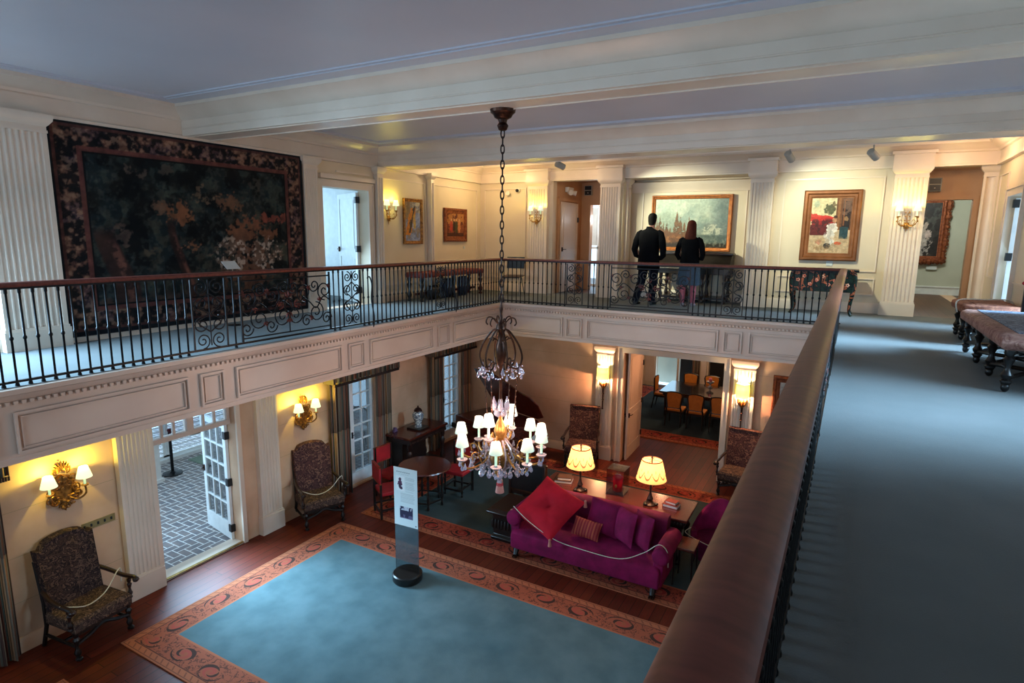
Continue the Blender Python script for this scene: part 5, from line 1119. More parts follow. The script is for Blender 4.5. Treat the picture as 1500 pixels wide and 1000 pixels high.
def picture(name, label, w_, h_, fw, dep, loc, rz, fn, fm, n=120, ornate=False, liner=None):
    # w_, h_ outside size; fw frame width
    t = thing(name, label, 'painting', loc, rz); mb = MB()
    pr = [(0, 0), (0, -dep*.7), (fw*.15, -dep), (fw*.4, -dep*.95), (fw*.55, -dep*.62), (fw*.8, -dep*.55), (fw*.88, -dep*.4), (fw, -dep*.35), (fw, 0)]
    rings = []
    for a, y in pr: rings.append([(-w_/2+a, y, -h_/2+a), (w_/2-a, y, -h_/2+a), (w_/2-a, y, h_/2-a), (-w_/2+a, y, h_/2-a)])
    mb.loft(rings+[rings[0]], caps=False); o = mb.build('frame', fm, t, smooth=30)
    if ornate:
        c = MB(); rnd = random.Random(5); L_ = 2*(w_+h_); k = 0
        while k < L_:
            if k < w_: p = (-w_/2+k, -h_/2)
            elif k < w_+h_: p = (w_/2, -h_/2+k-w_)
            elif k < 2*w_+h_: p = (w_/2-(k-w_-h_), h_/2)
            else: p = (-w_/2, h_/2-(k-2*w_-h_))
            r = fw*.34*rnd.uniform(.6, 1.3); c.ball((p[0]*(1-fw*.4/w_*1.2), -dep*.9, p[1]*(1-fw*.4/h_*1.2)), (r, r*.6, r), 6, 4); c.ball((p[0], -dep*.5, p[1]), (r*.8, r*.6, r*.8), 6, 4); k += fw*.5
        c.build('carved_ornament', fm, o)
    MB().bx(-w_/2+fw*.5, w_/2-fw*.5, -.012, 0, -h_/2+fw*.5, h_/2-fw*.5).build('backing', M['dark_wood'], t)
    art_mesh('canvas', w_-2*fw, h_-2*fw, n, fn, M['art'], t, y=-dep*.36); return t
def sm(x, k=10): return np.clip(x*k+.5, 0, 1)
def f_tapestry(u, v):
    p = Pic(u, v, '#15191a'); W_, H_ = 3.68, 2.55; bx_ = .34/W_; by = .32/H_; U = u*1.44
    n1 = fbm(U, v, 6, 11); n2 = fbm(U, v, 26, 31); n3 = fbm(U, v, 13, 77); n4 = fbm(U, v, 60, 5, 2)
    p.put(sm(n1-.5), '#1f282a', .8); p.put(sm(n3-.55, 14)*sm(n2-.5, 10), '#36443f', .7); p.put(sm(n2-.57, 20)*sm(.75-v, 3), '#3d3a30', .55); p.put(sm(.40-n3, 14), '#0b0e10', .8); p.put(sm(n4-.62, 12)*sm(n1-.42), '#4c5048', .35)
    def clump(x, y, rx, ry, c, a=.85, sd=1):
        d_ = ((u-x)/rx)**2+((v-y)/ry)**2+(fbm(U, v, 30, sd)-.5)*4.2+(fbm(U, v, 70, sd+9, 2)-.5)*2.2
        p.put(np.clip((.8-d_)*1.6, 0, 1), c, a)
    for x, y, rx, ry, c, sd in ((.41, .60, .06, .07, '#805238', 3), (.43, .42, .05, .04, '#8a5a40', 5), (.34, .62, .03, .04, '#6a5040', 4), (.26, .80, .035, .04, '#54483f', 6), (.37, .82, .03, .03, '#4c443c', 7), (.51, .71, .04, .05, '#6e5a48', 8), (.63, .66, .06, .05, '#6a4a38', 9), (.72, .55, .08, .04, '#744836', 10), (.84, .59, .09, .03, '#824436', 12), (.67, .50, .06, .05, '#7c503a', 13), (.81, .49, .05, .04, '#744a34', 14), (.92, .43, .035, .025, '#8a6048', 15), (.93, .55, .025, .02, '#80705e', 16), (.20, .48, .03, .05, '#55453c', 17), (.30, .40, .03, .03, '#4c4438', 18), (.75, .78, .05, .04, '#3d3a34', 19)):
        clump(x, y, rx, ry, c, .9, sd)
    clump(.70, .36, .09, .20, '#6c4a38', .95, 20); clump(.70, .24, .13, .08, '#5e4032', .8, 24)
    for cx in (.62, .79): clump(cx, .36, .075, .10, '#6a564a', .85, int(cx*90)); p.put(sm(1-((u-cx)/.075)**2-((v-.37)/.11)**2, 3)*sm(n4-.60, 16), '#b5a496', .8)
    p.rect(.585, .655, .235, .27, '#52626a'); p.rect(.765, .825, .24, .275, '#52626a')
    for cx, wv, top in ((.17, .05, .50), (.405, .022, .55)):
        x = cx+.03*np.sin(v*9)+.012*(n3-.5); p.put(sm(wv*(1-.6*v)-abs(u-x), 120)*sm(top-v, 20), '#33221f', .9); p.put(sm(wv*.35-abs(u-x-wv*.3), 120)*sm(top-.06-v, 20)*sm(n2-.48, 10), '#7a4e42', .7)
    p.put(sm(.17-v, 20)*sm(n2-.5, 12), '#50362e', .7)
    e = np.minimum(np.minimum(u, 1-u)/bx_, np.minimum(v, 1-v)/by); band = e < 1
    p.put(band, '#1d1718'); q = fbm(U, v, 24, 61); q2 = fbm(U, v, 50, 63, 3); q3 = fbm(U, v, 12, 65)
    p.put(band*sm(q-.5, 14), '#543830', .85); p.put(band*sm(q2-.52, 12)*sm(q-.45, 10), '#7a5846', .7); p.put(band*sm(q3-.56, 14)*sm(q2-.45, 10), '#4a3a44', .6); p.put(band*sm(.42-q2, 16), '#121416', .8); p.put(band*sm(q2-.62, 16), '#9a7a64', .55)
    p.put((e > .9) & (e < 1.06), '#643a34', .9); p.put((e > 1.06) & (e < 1.14), '#101314'); p.put(e < .16, '#12181e'); p.put((e > .16) & (e < .26), '#50302c', .8)
    return p
tp = thing('tapestry', 'huge dark woodland tapestry with flower border on the left gallery wall', 'tapestry', (XL+.03, -5.25, 4.95), LW)
MB().bx(-1.85, 1.85, -.012, .02, -1.285, 1.27).build('lining', M['dark_wood'], tp); art_mesh('woven_picture', 3.70, 2.55, 330, f_tapestry, M['weave'], tp, y=-.018); MB().cyl((-1.86, -.01, 1.27), (1.86, -.01, 1.27), .022).build('hanging_rod', M['black_iron'], tp)
def f_land(u, v):
    p = Pic(u, v, '#8fa29a'); n = fbm(u*1.5, v, 4, 3, 5); n2 = fbm(u*1.5, v, 24, 8); n5 = fbm(u*1.5, v, 9, 19, 5)
    p.c = hx('#6a7c7a')*(1-v[:, None])+hx('#a9b5a4')*v[:, None]; p.put(sm(n-.5, 5), '#c0c8b4', .6); p.put(sm(n5-.55, 6)*sm(v-.45, 6), '#d0d2bc', .4); p.put(sm(u-.82, 5)*sm(n-.35, 5), '#4c5a5c', .6)
    p.put(sm(.80-1.1*abs(u-.16)+.25*(n5-.5)-v, 8), '#96a08c', .6); p.put(sm(.42+.35*(u-.6)+.3*(n5-.5)-v, 10)*sm(u-.5, 8), '#77807a', .7)
    p.put(sm(.13-abs(u-.80), 20)*sm(v-.25, 30)*sm(.46-.5*abs(u-.8)+.22*(n2-.5)-v, 20)*sm(n2-.42, 6), '#d0ccb4', .75)
    p.put(sm(.26-v, 30), '#55605c', .75); p.put(sm(.24-v, 20)*sm(n2-.52, 12)*sm(u-.55, 10), '#8a948a', .4)
    for cx, hh, wd in ((.07, .62, .08), (.03, .54, .05), (.17, .54, .05), (.31, .72, .085), (.36, .60, .08), (.42, .52, .06), (.48, .62, .035), (.22, .44, .04), (.12, .48, .05)):
        k = sm(hh-abs(u-cx)*hh/wd*.85+.20*(n2-.5)-v, 14)*sm(wd-abs(u-cx), 40)*sm(n2-.30, 8); p.put(k, '#4f3524' if cx < .2 else '#62432e', .92); p.put(k*sm(n2-.55, 14), '#8a6242', .5)
    p.put(sm(.30-.38*(u-.3)+.06*(n2-.5)-v, 20)*sm(.62-u, 14), '#6e452c', .9); p.put(sm(.24-v, 16)*sm(.52-u, 14)*sm(n2-.52, 14), '#a0683e', .75); p.put(sm(.09+.1*(n5-.5)-v, 20), '#2c251f', .85); p.put(sm(.14-v, 16)*sm(u-.6, 10)*sm(n2-.55, 14), '#8a8a78', .5)
    return p
picture('framed_landscape', 'large gilt framed mountain lake landscape painting before which two visitors stand', 1.72, 1.20, .085, .10, (3.09, 2.83, 5.26), 0, f_land, M['gilt_orange'], 260)
def f_blue(u, v):
    p = Pic(u, v, '#7d86a8'); n = fbm(u*.6, v, 8, 5); p.put(n > .55, '#99a4c4', .8); p.put(n < .42, '#8a7a6a', .8); p.put((v > .72) & (n > .45), '#c8b894', .8); p.put((u < .3) & (v > .55), '#7a5a3a', .7)
    d_ = (u-.25)*.55-(v-.35)*.30; p.put((abs(d_-.0+.1*(n-.5)) < .10) & (v > .15) & (v < .85), '#c87a2c', .95); p.put((abs(d_-.05) < .03) & (v > .2) & (v < .9), '#2a2a34', .9); p.ell(.55, .80, .07, .05, '#2c2430', .95, 1, 3); p.ell(.35, .45, .12, .1, '#3a2c2c', .8, 3, 4); p.ell(.6, .5, .1, .2, '#c89a3c', .8, 3, 9); return p
picture('framed_painting', 'tall gilt framed painting of orange shapes on blue beside the left wall sconce', .62, .94, .07, .05, (XL+.01, -.46, 5.22), LW, f_blue, M['gilt'], 90)
def f_red(u, v):
    p = Pic(u, v, '#5a2418'); n = fbm(u, v, 7, 15); p.put(n > .5, '#8a4a2c', .8); p.put((v > .55) & (n > .45), '#a8703c', .8)
    for x, c in ((.25, '#a8342a'), (.42, '#2a1614'), (.55, '#3a3a20'), (.72, '#c07a4c')): p.ell(x, .42, .09, .28, c, .9, 1.5, int(x*100)); p.ell(x, .72, .05, .06, '#c89870', .9)
    p.put(v < .15, '#3a1a14', .8); return p
picture('framed_painting', 'small dark red framed group painting nearest the far left corner of the gallery', .92, .76, .12, .05, (XL+.01, 1.12, 5.18), LW, f_red, M['red_gilt'], 80)
def f_room(u, v):
    p = Pic(u, v, '#c0a684'); n = fbm(u*.7, v, 18, 25); p.put(v > .5, '#c8b890'); p.put((u > .62) & (v > .42), '#6a4228'); p.rect(.78, .97, .45, .95, '#2c2220'); p.rect(.66, .72, .42, 1, '#8a5a36'); p.ell(.45, .80, .14, .10, '#4a4a30', .9, 3, 4); p.ell(.12, .9, .08, .06, '#a0a890', .7)
    p.rect(.03, .62, .42, .66, '#8e1f1c'); p.rect(.0, .52, .32, .52, '#5c1a1a'); p.put((u < .62) & (v > .58) & (v < .72-.12*u+.08*(n-.5)), '#c22a22', .9)
    p.ell(.55, .46, .14, .10, '#ddd4c8', .95, 1.2, 7); p.ell(.50, .28, .13, .16, '#d4ccc2', .95, 1.5, 8); p.ell(.60, .60, .06, .05, '#b08060', .95); p.ell(.47, .13, .10, .05, '#2c2826', .9, 1, 3); p.rect(.74, .95, .26, .48, '#2e4448'); p.ell(.72, .18, .10, .03, '#c04a2c', .9); p.ell(.24, .20, .10, .05, '#b87a60', .9, 2, 5)
    p.put(sm(n-.55, 14)*sm(.62-v, 20)*sm(v-.34, 20)*sm(.55-u, 20), '#3c1414', .8); p.ell(.50, .38, .05, .12, '#a89c90', .7, 2, 21); p.ell(.56, .50, .05, .05, '#b0a49a', .8, 2, 22); p.ell(.62, .66, .05, .03, '#3a2018', .9); p.rect(.80, .84, .50, .95, '#7a4a2c'); p.ell(.88, .62, .05, .05, '#a07850', .8, 2, 23); p.ell(.56, .88, .05, .08, '#5a4a34', .8, 4, 24); p.put(sm(.30-v, 20)*sm(n-.5, 8), '#a88a66', .5); p.ell(.33, .09, .16, .04, '#8a6a48', .6, 4, 25); p.put((u > .78) & (v > .7) & (n > .5), '#7a5a4a', .7); return p
picture('framed_painting', 'wide brown gilt framed interior painting with red settee and seated figure', .96, 1.30, .145, .08, (5.81, YF-.01, 5.20), 0, f_room, M['gilt_brown'], 200)
def f_port(u, v):
    p = Pic(u, v, '#2c2624'); n = fbm(u*.8, v, 9, 35); p.put(n > .55, '#3f3a36', .8); p.put((v > .5) & (n > .5), '#4a4c48', .6); p.ell(.48, .72, .10, .10, '#b98a70', .95); p.ell(.48, .80, .13, .08, '#3a2820', .9, 1, 3); p.ell(.5, .42, .24, .24, '#b8a698', .9, 2, 4); p.ell(.42, .2, .34, .26, '#a89c94', .9, 3, 5); p.ell(.72, .42, .10, .08, '#c8b0a8', .9, 2, 8); return p
picture('framed_portrait', 'ornate gilt framed portrait of a pale gowned figure in the green room', 1.15, 1.65, .17, .10, (7.66, 7.85, 5.22), 0, f_port, M['red_gilt'], 80, True)
def f_pale(u, v): p = Pic(u, v, '#a8a49c'); p.put(fbm(u, v, 5, 45) > .5, '#8a8680', .5); return p
picture('framed_picture', 'brown framed pale picture on the lower far wall beside the right torch sconce', .80, 1.15, .13, .06, (5.52, YFL-.01, 1.78), 0, f_pale, M['red_gilt'], 40)
# printed panel of the acrylic stand
def f_panel(u, v):
    p = Pic(u, v, '#cdd6d6'); W_ = lambda r0_, r1_, a, b, c: p.rect(a, b, r0_, r1_, c)
    rs = np.random.RandomState(4)
    for k in range(7): p.rect(.12+k*.085, .12+k*.085+.06, .915, .932, '#7a8286', .9)
    for k in range(5): p.rect(.22+k*.09, .22+k*.09+.065, .885, .895, '#8c9498', .8)
    p.rect(.10, .46, .60, .86, '#dde0e0'); p.ell(.27, .80, .06, .03, '#3a1c38', .95); p.ell(.27, .74, .10, .05, '#4a1c3c', .95, 2, 3); p.ell(.26, .69, .06, .04, '#2e1a30', .95, 2, 4); p.ell(.30, .65, .06, .03, '#3a1c34', .95, 2, 5)
    for k in range(17): p.rect(.50, .52+.38*rs.uniform(.8, 1), .86-k*.016, .865-k*.016, '#8e979a', .75)
    for k in range(12): p.rect(.28, .30+.60*rs.uniform(.85, 1), .565-k*.014, .57-k*.014, '#98a0a2', .7)
    n = fbm(u, v, 12, 9); m = (u > .24) & (u < .80) & (v > .13) & (v < .34); p.put(m, '#2a2440'); p.put(m & (v > .27) & (n > .45), '#b8b8c4'); p.put(m & (v < .2) & (n > .55), '#5a5470'); p.rect(.24, .80, .13, .15, '#6a5a78')
    p.rect(.88, .95, .025, .045, '#1c1c22'); return p
o = art_mesh('printed_panel', .40, .87, 200, f_panel, M['print'], sg, y=-.0085, z0=.83); MB().bx(-.2, .2, -.008, -.0062, .83, 1.70).build('panel_backing', M['paper'], sg)

# ------------------------------------------------------------------ small fittings on the walls
def card(name, label, loc, rz, w_, h_, tilt=0, m='paper'):
    o = tagp(MB().bx(-w_/2, w_/2, -.012, 0, -h_/2, h_/2).build(name, M[m], None, bevel=.002), label, 'label'); o.location = loc; o.rotation_euler = (tilt, 0, rz); return o
card('wall_label', 'small white label card below the red settee painting', (5.86, YF, 4.50), 0, .11, .09)
card('wall_label', 'small white label below the small red framed group painting', (XL+.004, 1.50, 4.66), LW, .05, .06)
card('wall_label', 'white label under the portrait in the green room', (8.0, 7.85, 4.27), 0, .22, .08)
st_ = thing('label_stand', 'thin stand with tilted white card in front of the tapestry', 'stand', (-1.62, -5.05, Z2)); MB().cyl((0, 0, 0), (0, 0, .86), .008).build('pole', M['black_iron'], st_); MB().lathe([(.1, 0), (.1, .01), (.01, .015)], n=16).build('base', M['black_iron'], st_)
o = MB().bx(-.11, .11, -.08, .08, -.004, .004).build('card', M['paper'], st_); o.location = (0, 0, .88); o.rotation_euler = (.7, 0, LW)
sp = tagp(MB().bx(-.20, .20, -.008, 0, -.05, .05).build('switch_plate', P('brass_plate', '#a08a5c', .4, .6), None, bevel=.003), 'brass plate with a row of switches on the wall left of the terrace door', 'switch plate'); sp.location = (XL, -6.98, 1.24); sp.rotation_euler = (0, 0, LW)
for k in range(5): q = MB().bx(-.17+.08*k-.01, -.17+.08*k+.01, -.016, -.008, -.018, .018).build('switch', M['blackplastic'], sp)
def boxlight(label, loc, rz=0):
    t = thing('exit_speaker', label, 'speaker', loc, rz); MB().bx(-.10, .10, -.08, 0, -.12, .12).build('housing', M['greyplastic'], t, bevel=.005)
    MB().bx(-.085, .085, -.085, -.08, .015, .11).build('grille', M['blackplastic'], t); MB().bx(-.085, .085, -.085, -.08, -.11, -.005).build('grille', M['blackplastic'], t); MB().ball((0, -.086, -.06), (.012, .006, .012), 8, 5).build('indicator', M['white_plastic'], t)
boxlight('small black fronted wall box above the green room doorway', (7.42, 2.95, 5.95)); boxlight('small black fronted wall box at the end of the side hall', (.24, 3.95, 6.10))
em = thing('emergency_light', 'white twin headed emergency light high in the side hall', 'emergency light', (.05, 3.05, 6.06), LW); MB().bx(-.16, .16, -.09, 0, -.06, .06).build('housing', M['white_plastic'], em, bevel=.01)
for s in (-1, 1): MB().tube([(s*.12, -.08, -.06), (s*.16, -.16, -.08)], [.05, .065], 14).build('lamp_head', M['white_plastic'], em)
em = thing('camera_dome', 'small dark security camera on the far wall just right of the chandelier chain', 'camera', (-.88, YF, 6.02)); MB().bx(-.05, .05, -.05, 0, -.03, .03).build('mount', M['white_plastic'], em); MB().ball((0, -.07, -.01), .04, 12, 8).build('dome', M['blackplastic'], em)
em = thing('wall_spotlight', 'small white wall spotlight left of the dark security camera', 'spotlight', (-1.16, YF, 5.98)); MB().bx(-.03, .03, -.04, 0, -.03, .03).build('mount', M['white_plastic'], em); MB().tube([(0, -.04, 0), (.05, -.12, -.03)], [.035, .05], 14).build('lamp_head', M['white_plastic'], em)

# ------------------------------------------------------------------ gallery furniture
def stool_leg(mb, x, y, h_):
    turned(mb, x, y, .07, h_, .042, 12); mb.ball((x, y, .045), (.035, .035, .045), 10, 6); mb.ball((x, y, .10), (.05, .05, .02), 10, 5)
def long_bench(label, x0, x1, y0, y1, fab, pad_m):
    cx, cy = (x0+x1)/2, (y0+y1)/2; t = thing('long_bench', label, 'bench', (cx, cy, Z2)); hx_, hy = (x1-x0)/2, (y1-y0)/2; H_ = .47
    MB().loft([[(sx*(hx_-i), sy*(hy-i), z) for sx, sy in ((-1, -1), (1, -1), (1, 1), (-1, 1))] for i, z in ((.03, H_-.08), (.0, H_-.06), (-.01, H_-.01), (.0, H_+.03), (.04, H_+.055), (.12, H_+.06))]).build('cushion_top', pad_m, t, smooth=60)
    MB().bx(-hx_+.13, hx_-.13, -hy+.14, hy-.14, H_+.055, H_+.066).build('woven_panel', fab, t)
    n = max(3, int(2*hy/.62)+1)
    for k in range(n):
        y = -hy+.09+(2*hy-.18)*k/(n-1)
        for x in (-hx_+.08, hx_-.08): mb = MB(); stool_leg(mb, x, y, H_-.08); mb.build('leg', M['black_wood'], t)
    mb = MB()
    for k in range(n-1):
        ya, yb_ = -hy+.09+(2*hy-.18)*k/(n-1), -hy+.09+(2*hy-.18)*(k+1)/(n-1)
        for s in (-1, 1): mb.tube(bez([(s*(hx_-.08), ya, .13), (s*(hx_-.14), (ya+yb_)/2, .17), (s*(hx_-.08), yb_, .13)], 5), .022, 7)
        mb.tube(bez([(-hx_+.08, ya, .13), (0, (ya+yb_)/2, .15), (hx_-.08, yb_, .13)], 5), .02, 7); mb.tube(bez([(hx_-.08, ya, .13), (0, (ya+yb_)/2, .15), (-hx_+.08, yb_, .13)], 5), .02, 7)
    mb.build('stretcher', M['black_wood'], t); return t
M['pad_brown'] = figured('brown_needlework_cushion', '#7a4a3a', '#94604a', '#5a3028', 10); M['pad_pink'] = figured('pink_brown_cushion', '#8a6258', '#9c7668', '#6a443c', 9)
long_bench('near long bench with blue woven top on black turned legs at the right edge', 7.46, 8.16, -4.02, -1.62, M['woven'], M['pad_pink'])
long_bench('farther long bench with brown needlework top and white cord, behind the blue topped bench', 7.56, 8.18, -1.15, .06, M['pad_brown'], M['pad_brown'])
mb = MB(); mb.tube(bez([(-.34, -.20, .40), (-.34, -.18, .56), (.0, .05, .565), (.25, .15, .56), (.34, .2, .48)], 8), .009, 6); o = mb.build('tied_cord', M['rope']); o.location = (7.87, -.55, Z2); tagp(o, 'pale cord tied across the top of the farther long bench', 'rope')
bn = thing('upholstered_bench', 'reddish long bench with turned legs beneath the two small pictures', 'bench', (-1.52, .20, Z2), LW); bl_ = 1.18
MB().loft([[(sx*(bl_-i), sy*(.22-i), z) for sx, sy in ((-1, -1), (1, -1), (1, 1), (-1, 1))] for i, z in ((.02, .48), (0, .5), (0, .56), (.03, .59))]).build('cushion_top', P('reddish_bench_cloth', '#7a3026', .8, col2='#5e221c', scale=10), bn, smooth=50)
for x in (-bl_+.06, 0, bl_-.06):
    for y in (-.16, .16): mb = MB(); turned(mb, x, y, 0, .48, .045, 12); mb.build('leg', M['mahog'] if x > 0 else M['black_wood'], bn)
MB().bx(-bl_+.06, bl_-.06, -.02, .02, .12, .17).build('stretcher', M['mahog'], bn)
for lab, y, w_, h_, m_ in (('dark blue cloth bundle stored under the middle of the reddish bench', -.10, .46, .42, 'bag_blue'), ('black case stored under the left part of the reddish bench', -.62, .36, .30, 'blackplastic'), ('dark blue bundle draped at the right part of the reddish bench', .52, .30, .44, 'bag_blue')):
    o = tagp(cushion_mesh(w_, h_, .24, 10, pinch=0).build('stored_bundle', M[m_], None, smooth=60), lab, 'bag'); o.location = (-1.46, .2+y, Z2+h_/2); o.rotation_euler = (0, 0, LW)
# shell chair in the corner behind the chain
sc_ = thing('office_chair', 'dark plastic shell chair on metal legs right of the chandelier chain on the far gallery', 'chair', (-.55, 1.45, Z2), .25)
mb = MB(); mb.loft([[(-.21, y, z), (0, y+.03, z-.0), (.21, y, z), (.21, y+.015, z+.01), (0, y+.045, z+.01), (-.21, y+.015, z+.01)] for y, z in ((.20, .60), (.22, .72), (.23, .86))]); mb.build('backrest', M['blackplastic'], sc_, bevel=.004)
MB().loft([[(-.22*a, .2*a-.0, z), (.22*a, .2*a, z), (.21*a, -.24*a, z-.02), (-.21*a, -.24*a, z-.02)] for a, z in ((.9, .425), (1, .44), (1, .455), (.85, .46))]).build('seat', P('brown_shell_seat', '#3a2018', .5), sc_)
for s in (-1, 1):
    for y in (-.2, .2): mb = MB(); mb.cyl((s*.16, y*.6, .43), (s*.21, y*1.15, 0), .011); mb.build('leg', M['chrome'], sc_)
    MB().cyl((s*.18, .17, .44), (s*.17, .235, .66), .011).build('back_support', M['chrome'], sc_)
# black lacquer table painted with flowers at the far right corner of the railing
lk = thing('lacquer_table', 'black lacquer commode painted with flowers below the red settee painting', 'table', (5.80, 1.72, Z2))
MB().bx(-.56, .56, -.30, .30, .78, .82).build('tabletop', M['marquetry'], lk, bevel=.006)
MB().loft([[(-.52, -.27, z), (.52, -.27, z), (.52, .27, z), (-.52, .27, z)] if k == 0 else [(-.52, -.27, z), (.52, -.27, z), (.52, .27, z), (-.52, .27, z)] for k, z in ((0, .42), (1, .78))]).build('case', M['marquetry'], lk)
for x in (-.48, .48):
    for y in (-.24, .24): mb = MB(); sg_ = 1 if x > 0 else -1; mb.tube(bez([(x, y, .8), (x+sg_*.03, y, .6), (x, y, .3), (x-sg_*.02, y, .1), (x+sg_*.02, y-.01, .0)], 6), [.04]*6+[.036]*6+[.028]*6+[.024]*6+[.03], 10); mb.build('leg', M['marquetry'], lk)
lf = MB(); rnd = random.Random(9)
for k in range(9):
    x = -.4+.1*k; z = .62+.08*math.sin(k*2.1); 
    for q in range(5): a = 2*PI*q/5; lf.ball((x+.022*math.cos(a), -.272, z+.022*math.sin(a)), (.014, .004, .014), 6, 4)
lf.build('painted_flower', P('red_painted_flowers', '#b8442e', .5, col2='#d09a80', scale=12), lk)
# dark cabinet under the landscape
cb = thing('writing_desk', 'dark wood slant front desk under the large landscape behind the visitors', 'desk', (3.32, 2.48, Z2))
MB().loft([[(-.74, -.3, .60), (.74, -.3, .60), (.74, .3, .60), (-.74, .3, .60)], [(-.74, -.3, .72), (.74, -.3, .72), (.74, .3, .72), (-.74, .3, .72)], [(-.74, .02, 1.0), (.74, .02, 1.0), (.74, .3, 1.0), (-.74, .3, 1.0)]]).build('desk_case', M['black_wood'], cb, bevel=.006)
MB().bx(-.76, .76, 0, .32, 1.0, 1.03).build('desk_top', M['dark_wood'], cb, bevel=.005)
for x in (-.66, -.22, .22, .66):
    for y in (-.24, .24): mb = MB(); turned(mb, x, y, 0, .60, .04, 10); mb.build('leg', M['dark_wood'], cb)
MB().bx(-.68, .68, -.26, .26, .08, .12).build('stretcher', M['dark_wood'], cb)
ps = thing('barrier_post', 'dark barrier post with red tip between the two long benches at the right edge', 'post', (8.09, -1.385, Z2)); MB().bx(-.02, .02, -.02, .02, 0, .84).build('post', M['black_iron'], ps); MB().lathe([(.10, 0), (.10, .01), (.02, .02)], n=16).build('base', M['black_iron'], ps); MB().ball((-.02, 0, .85), (.03, .02, .025), 8, 6).build('red_tip', M['redleather'], ps)

# ------------------------------------------------------------------ dining room
dt = thing('dining_table', 'long dark glossy dining table in the room beyond the doorway', 'table', (3.35, 6.15, .021))
MB().bx(-1.45, 1.45, -.72, .72, .70, .75).build('tabletop', P('black_gloss_wood', '#1e1614', .12, coat=.8), dt, bevel=.01); MB().bx(-1.36, 1.36, -.62, .62, .62, .70).build('apron', M['black_wood'], dt)
for x in (-1.3, 1.3):
    for y in (-.56, .56): mb = MB(); mb.cyl((x, y, .7), (x, y, 0), .04, .025); mb.build('leg', M['black_wood'], dt)
def dchair(label, x, y, rz, group=None):
    t = thing('dining_chair', label, 'chair', (x, y, .021), rz, group)
    MB().bx(-.23, .23, -.24, .2, .40, .47).build('seat', M['orange_up'], t, bevel=.02)
    out_ = [(-.17, .50), (.17, .50), (.215, .84), (.20, .90), (.1, .925), (0, .93), (-.1, .925), (-.20, .90), (-.215, .84)]
    mb = MB(); mb.prism([(a*.88, .5+(b-.5)*.96+.01) for a, b in out_], .185, .245, 'y'); mb.build('backrest', M['orange_up'], t, bevel=.012)
    mb = MB(); mb.tube([(a, .215, b) for a, b in out_], .02, 7, closed=True); mb.bx(-.24, .24, -.25, .21, .36, .41); mb.build('frame', M['black_wood'], t)
    for s in (-1, 1): mb = MB(); mb.cyl((s*.2, -.2, .38), (s*.2, -.21, 0), .022, .014); mb.build('leg', M['black_wood'], t); mb = MB(); mb.tube([(s*.18, .215, .52), (s*.2, .2, .38), (s*.2, .27, 0)], [.022, .022, .014], 7); mb.build('leg', M['black_wood'], t)
dchair('orange backed dining chair nearest the left end of the near side of the dining table', 2.48, 5.02, PI); dchair('middle orange backed dining chair on the near side of the dining table', 3.04, 5.02, PI); dchair('orange backed dining chair on the near side closest to the right door jamb', 3.62, 5.02, PI)
for o in COL.objects:
    if o.name.startswith('dining_chair'): o['group'] = 'dining chairs around the dark table'
dchair('dining chair standing at the left end of the dining table', 1.75, 6.45, LW, 'dining chairs around the dark table')
for k, lab in enumerate(('leftmost dining chair along the far side of the dining table', 'middle dining chair along the far side of the dining table', 'dining chair along the far side of the dining table behind the vase')): dchair(lab, 2.35+.62*k, 7.05, 0, 'dining chairs around the dark table')
cp = thing('footed_bowl', 'pink and white footed bowl standing on the dining table', 'bowl', (3.05, 6.55, .772)); MB().lathe([(.06, 0), (.065, .02), (.02, .05), (.02, .10), (.09, .14), (.11, .18), (.0, .17)], n=18).build('bowl', M['porcelain'], cp); MB().ball((0, 0, .22), (.05, .05, .07), 10, 7).build('finial', M['pink'], cp)
dc = thing('curtains', 'brown curtain beside the white pilaster at the back of the dining room', 'curtains', (2.14, 8.93, 0)); curtain('drape', M['curtain'], dc, -.13, .13, .05, 2.5, .03, .09)

# everything that stands on the grey green rug rests on its pile
for o in COL.objects:
    if o.parent is None and o.type in ('EMPTY', 'MESH') and 'label' in o.keys() and not o.name.startswith('carpet') and -1.04 < o.location.x < 6.8 and -3.17 < o.location.y < .94 and o.location.z < 1.3 and not o.name.startswith('chandelier'): o.location.z += .0125
# ------------------------------------------------------------------ the two visitors
def skin_mesh(name, verts, edges, radii, root, m, parent, sub=2):
    me = bpy.data.meshes.new(name); me.from_pydata(verts, edges, []); o = bpy.data.objects.new(name, me); COL.objects.link(o); o.parent = parent
    md = o.modifiers.new('skin', 'SKIN'); sv = me.skin_vertices[0].data if me.skin_vertices else None
    if sv is None:
        return o
    for i, r in enumerate(radii): sv[i].radius = r if isinstance(r, tuple) else (r, r); sv[i].use_root = (i == root)
    md.use_smooth_shade = True; s = o.modifiers.new('sub', 'SUBSURF'); s.levels = sub; s.render_levels = sub; me.materials.append(m); return o
def ring(cx, cy, z, rx, ry, n=20, a0=0): return [(cx+rx*math.cos(2*PI*k/n+a0), cy+ry*math.sin(2*PI*k/n+a0), z) for k in range(n)]
def ering(c, rx, ry, ax=Vector((0, 0, 1)), n=16):
    ax = Vector(ax).normalized(); s_ = Vector((1, 0, 0)); s_ = (s_-ax*s_.dot(ax)).normalized(); f_ = ax.cross(s_); return [tuple(Vector(c)+s_*rx*math.cos(2*PI*k/n)+f_*ry*math.sin(2*PI*k/n)) for k in range(n)]
def limb(mb, pts, rad, n=14):
    rings = []
    for i, p in enumerate(pts):
        a = Vector(pts[min(i+1, len(pts)-1)])-Vector(pts[max(i-1, 0)]); r = rad[i]; rings.append(ering(p, r[0] if isinstance(r, tuple) else r, r[1] if isinstance(r, tuple) else r, a, n))
    mb.loft(rings)
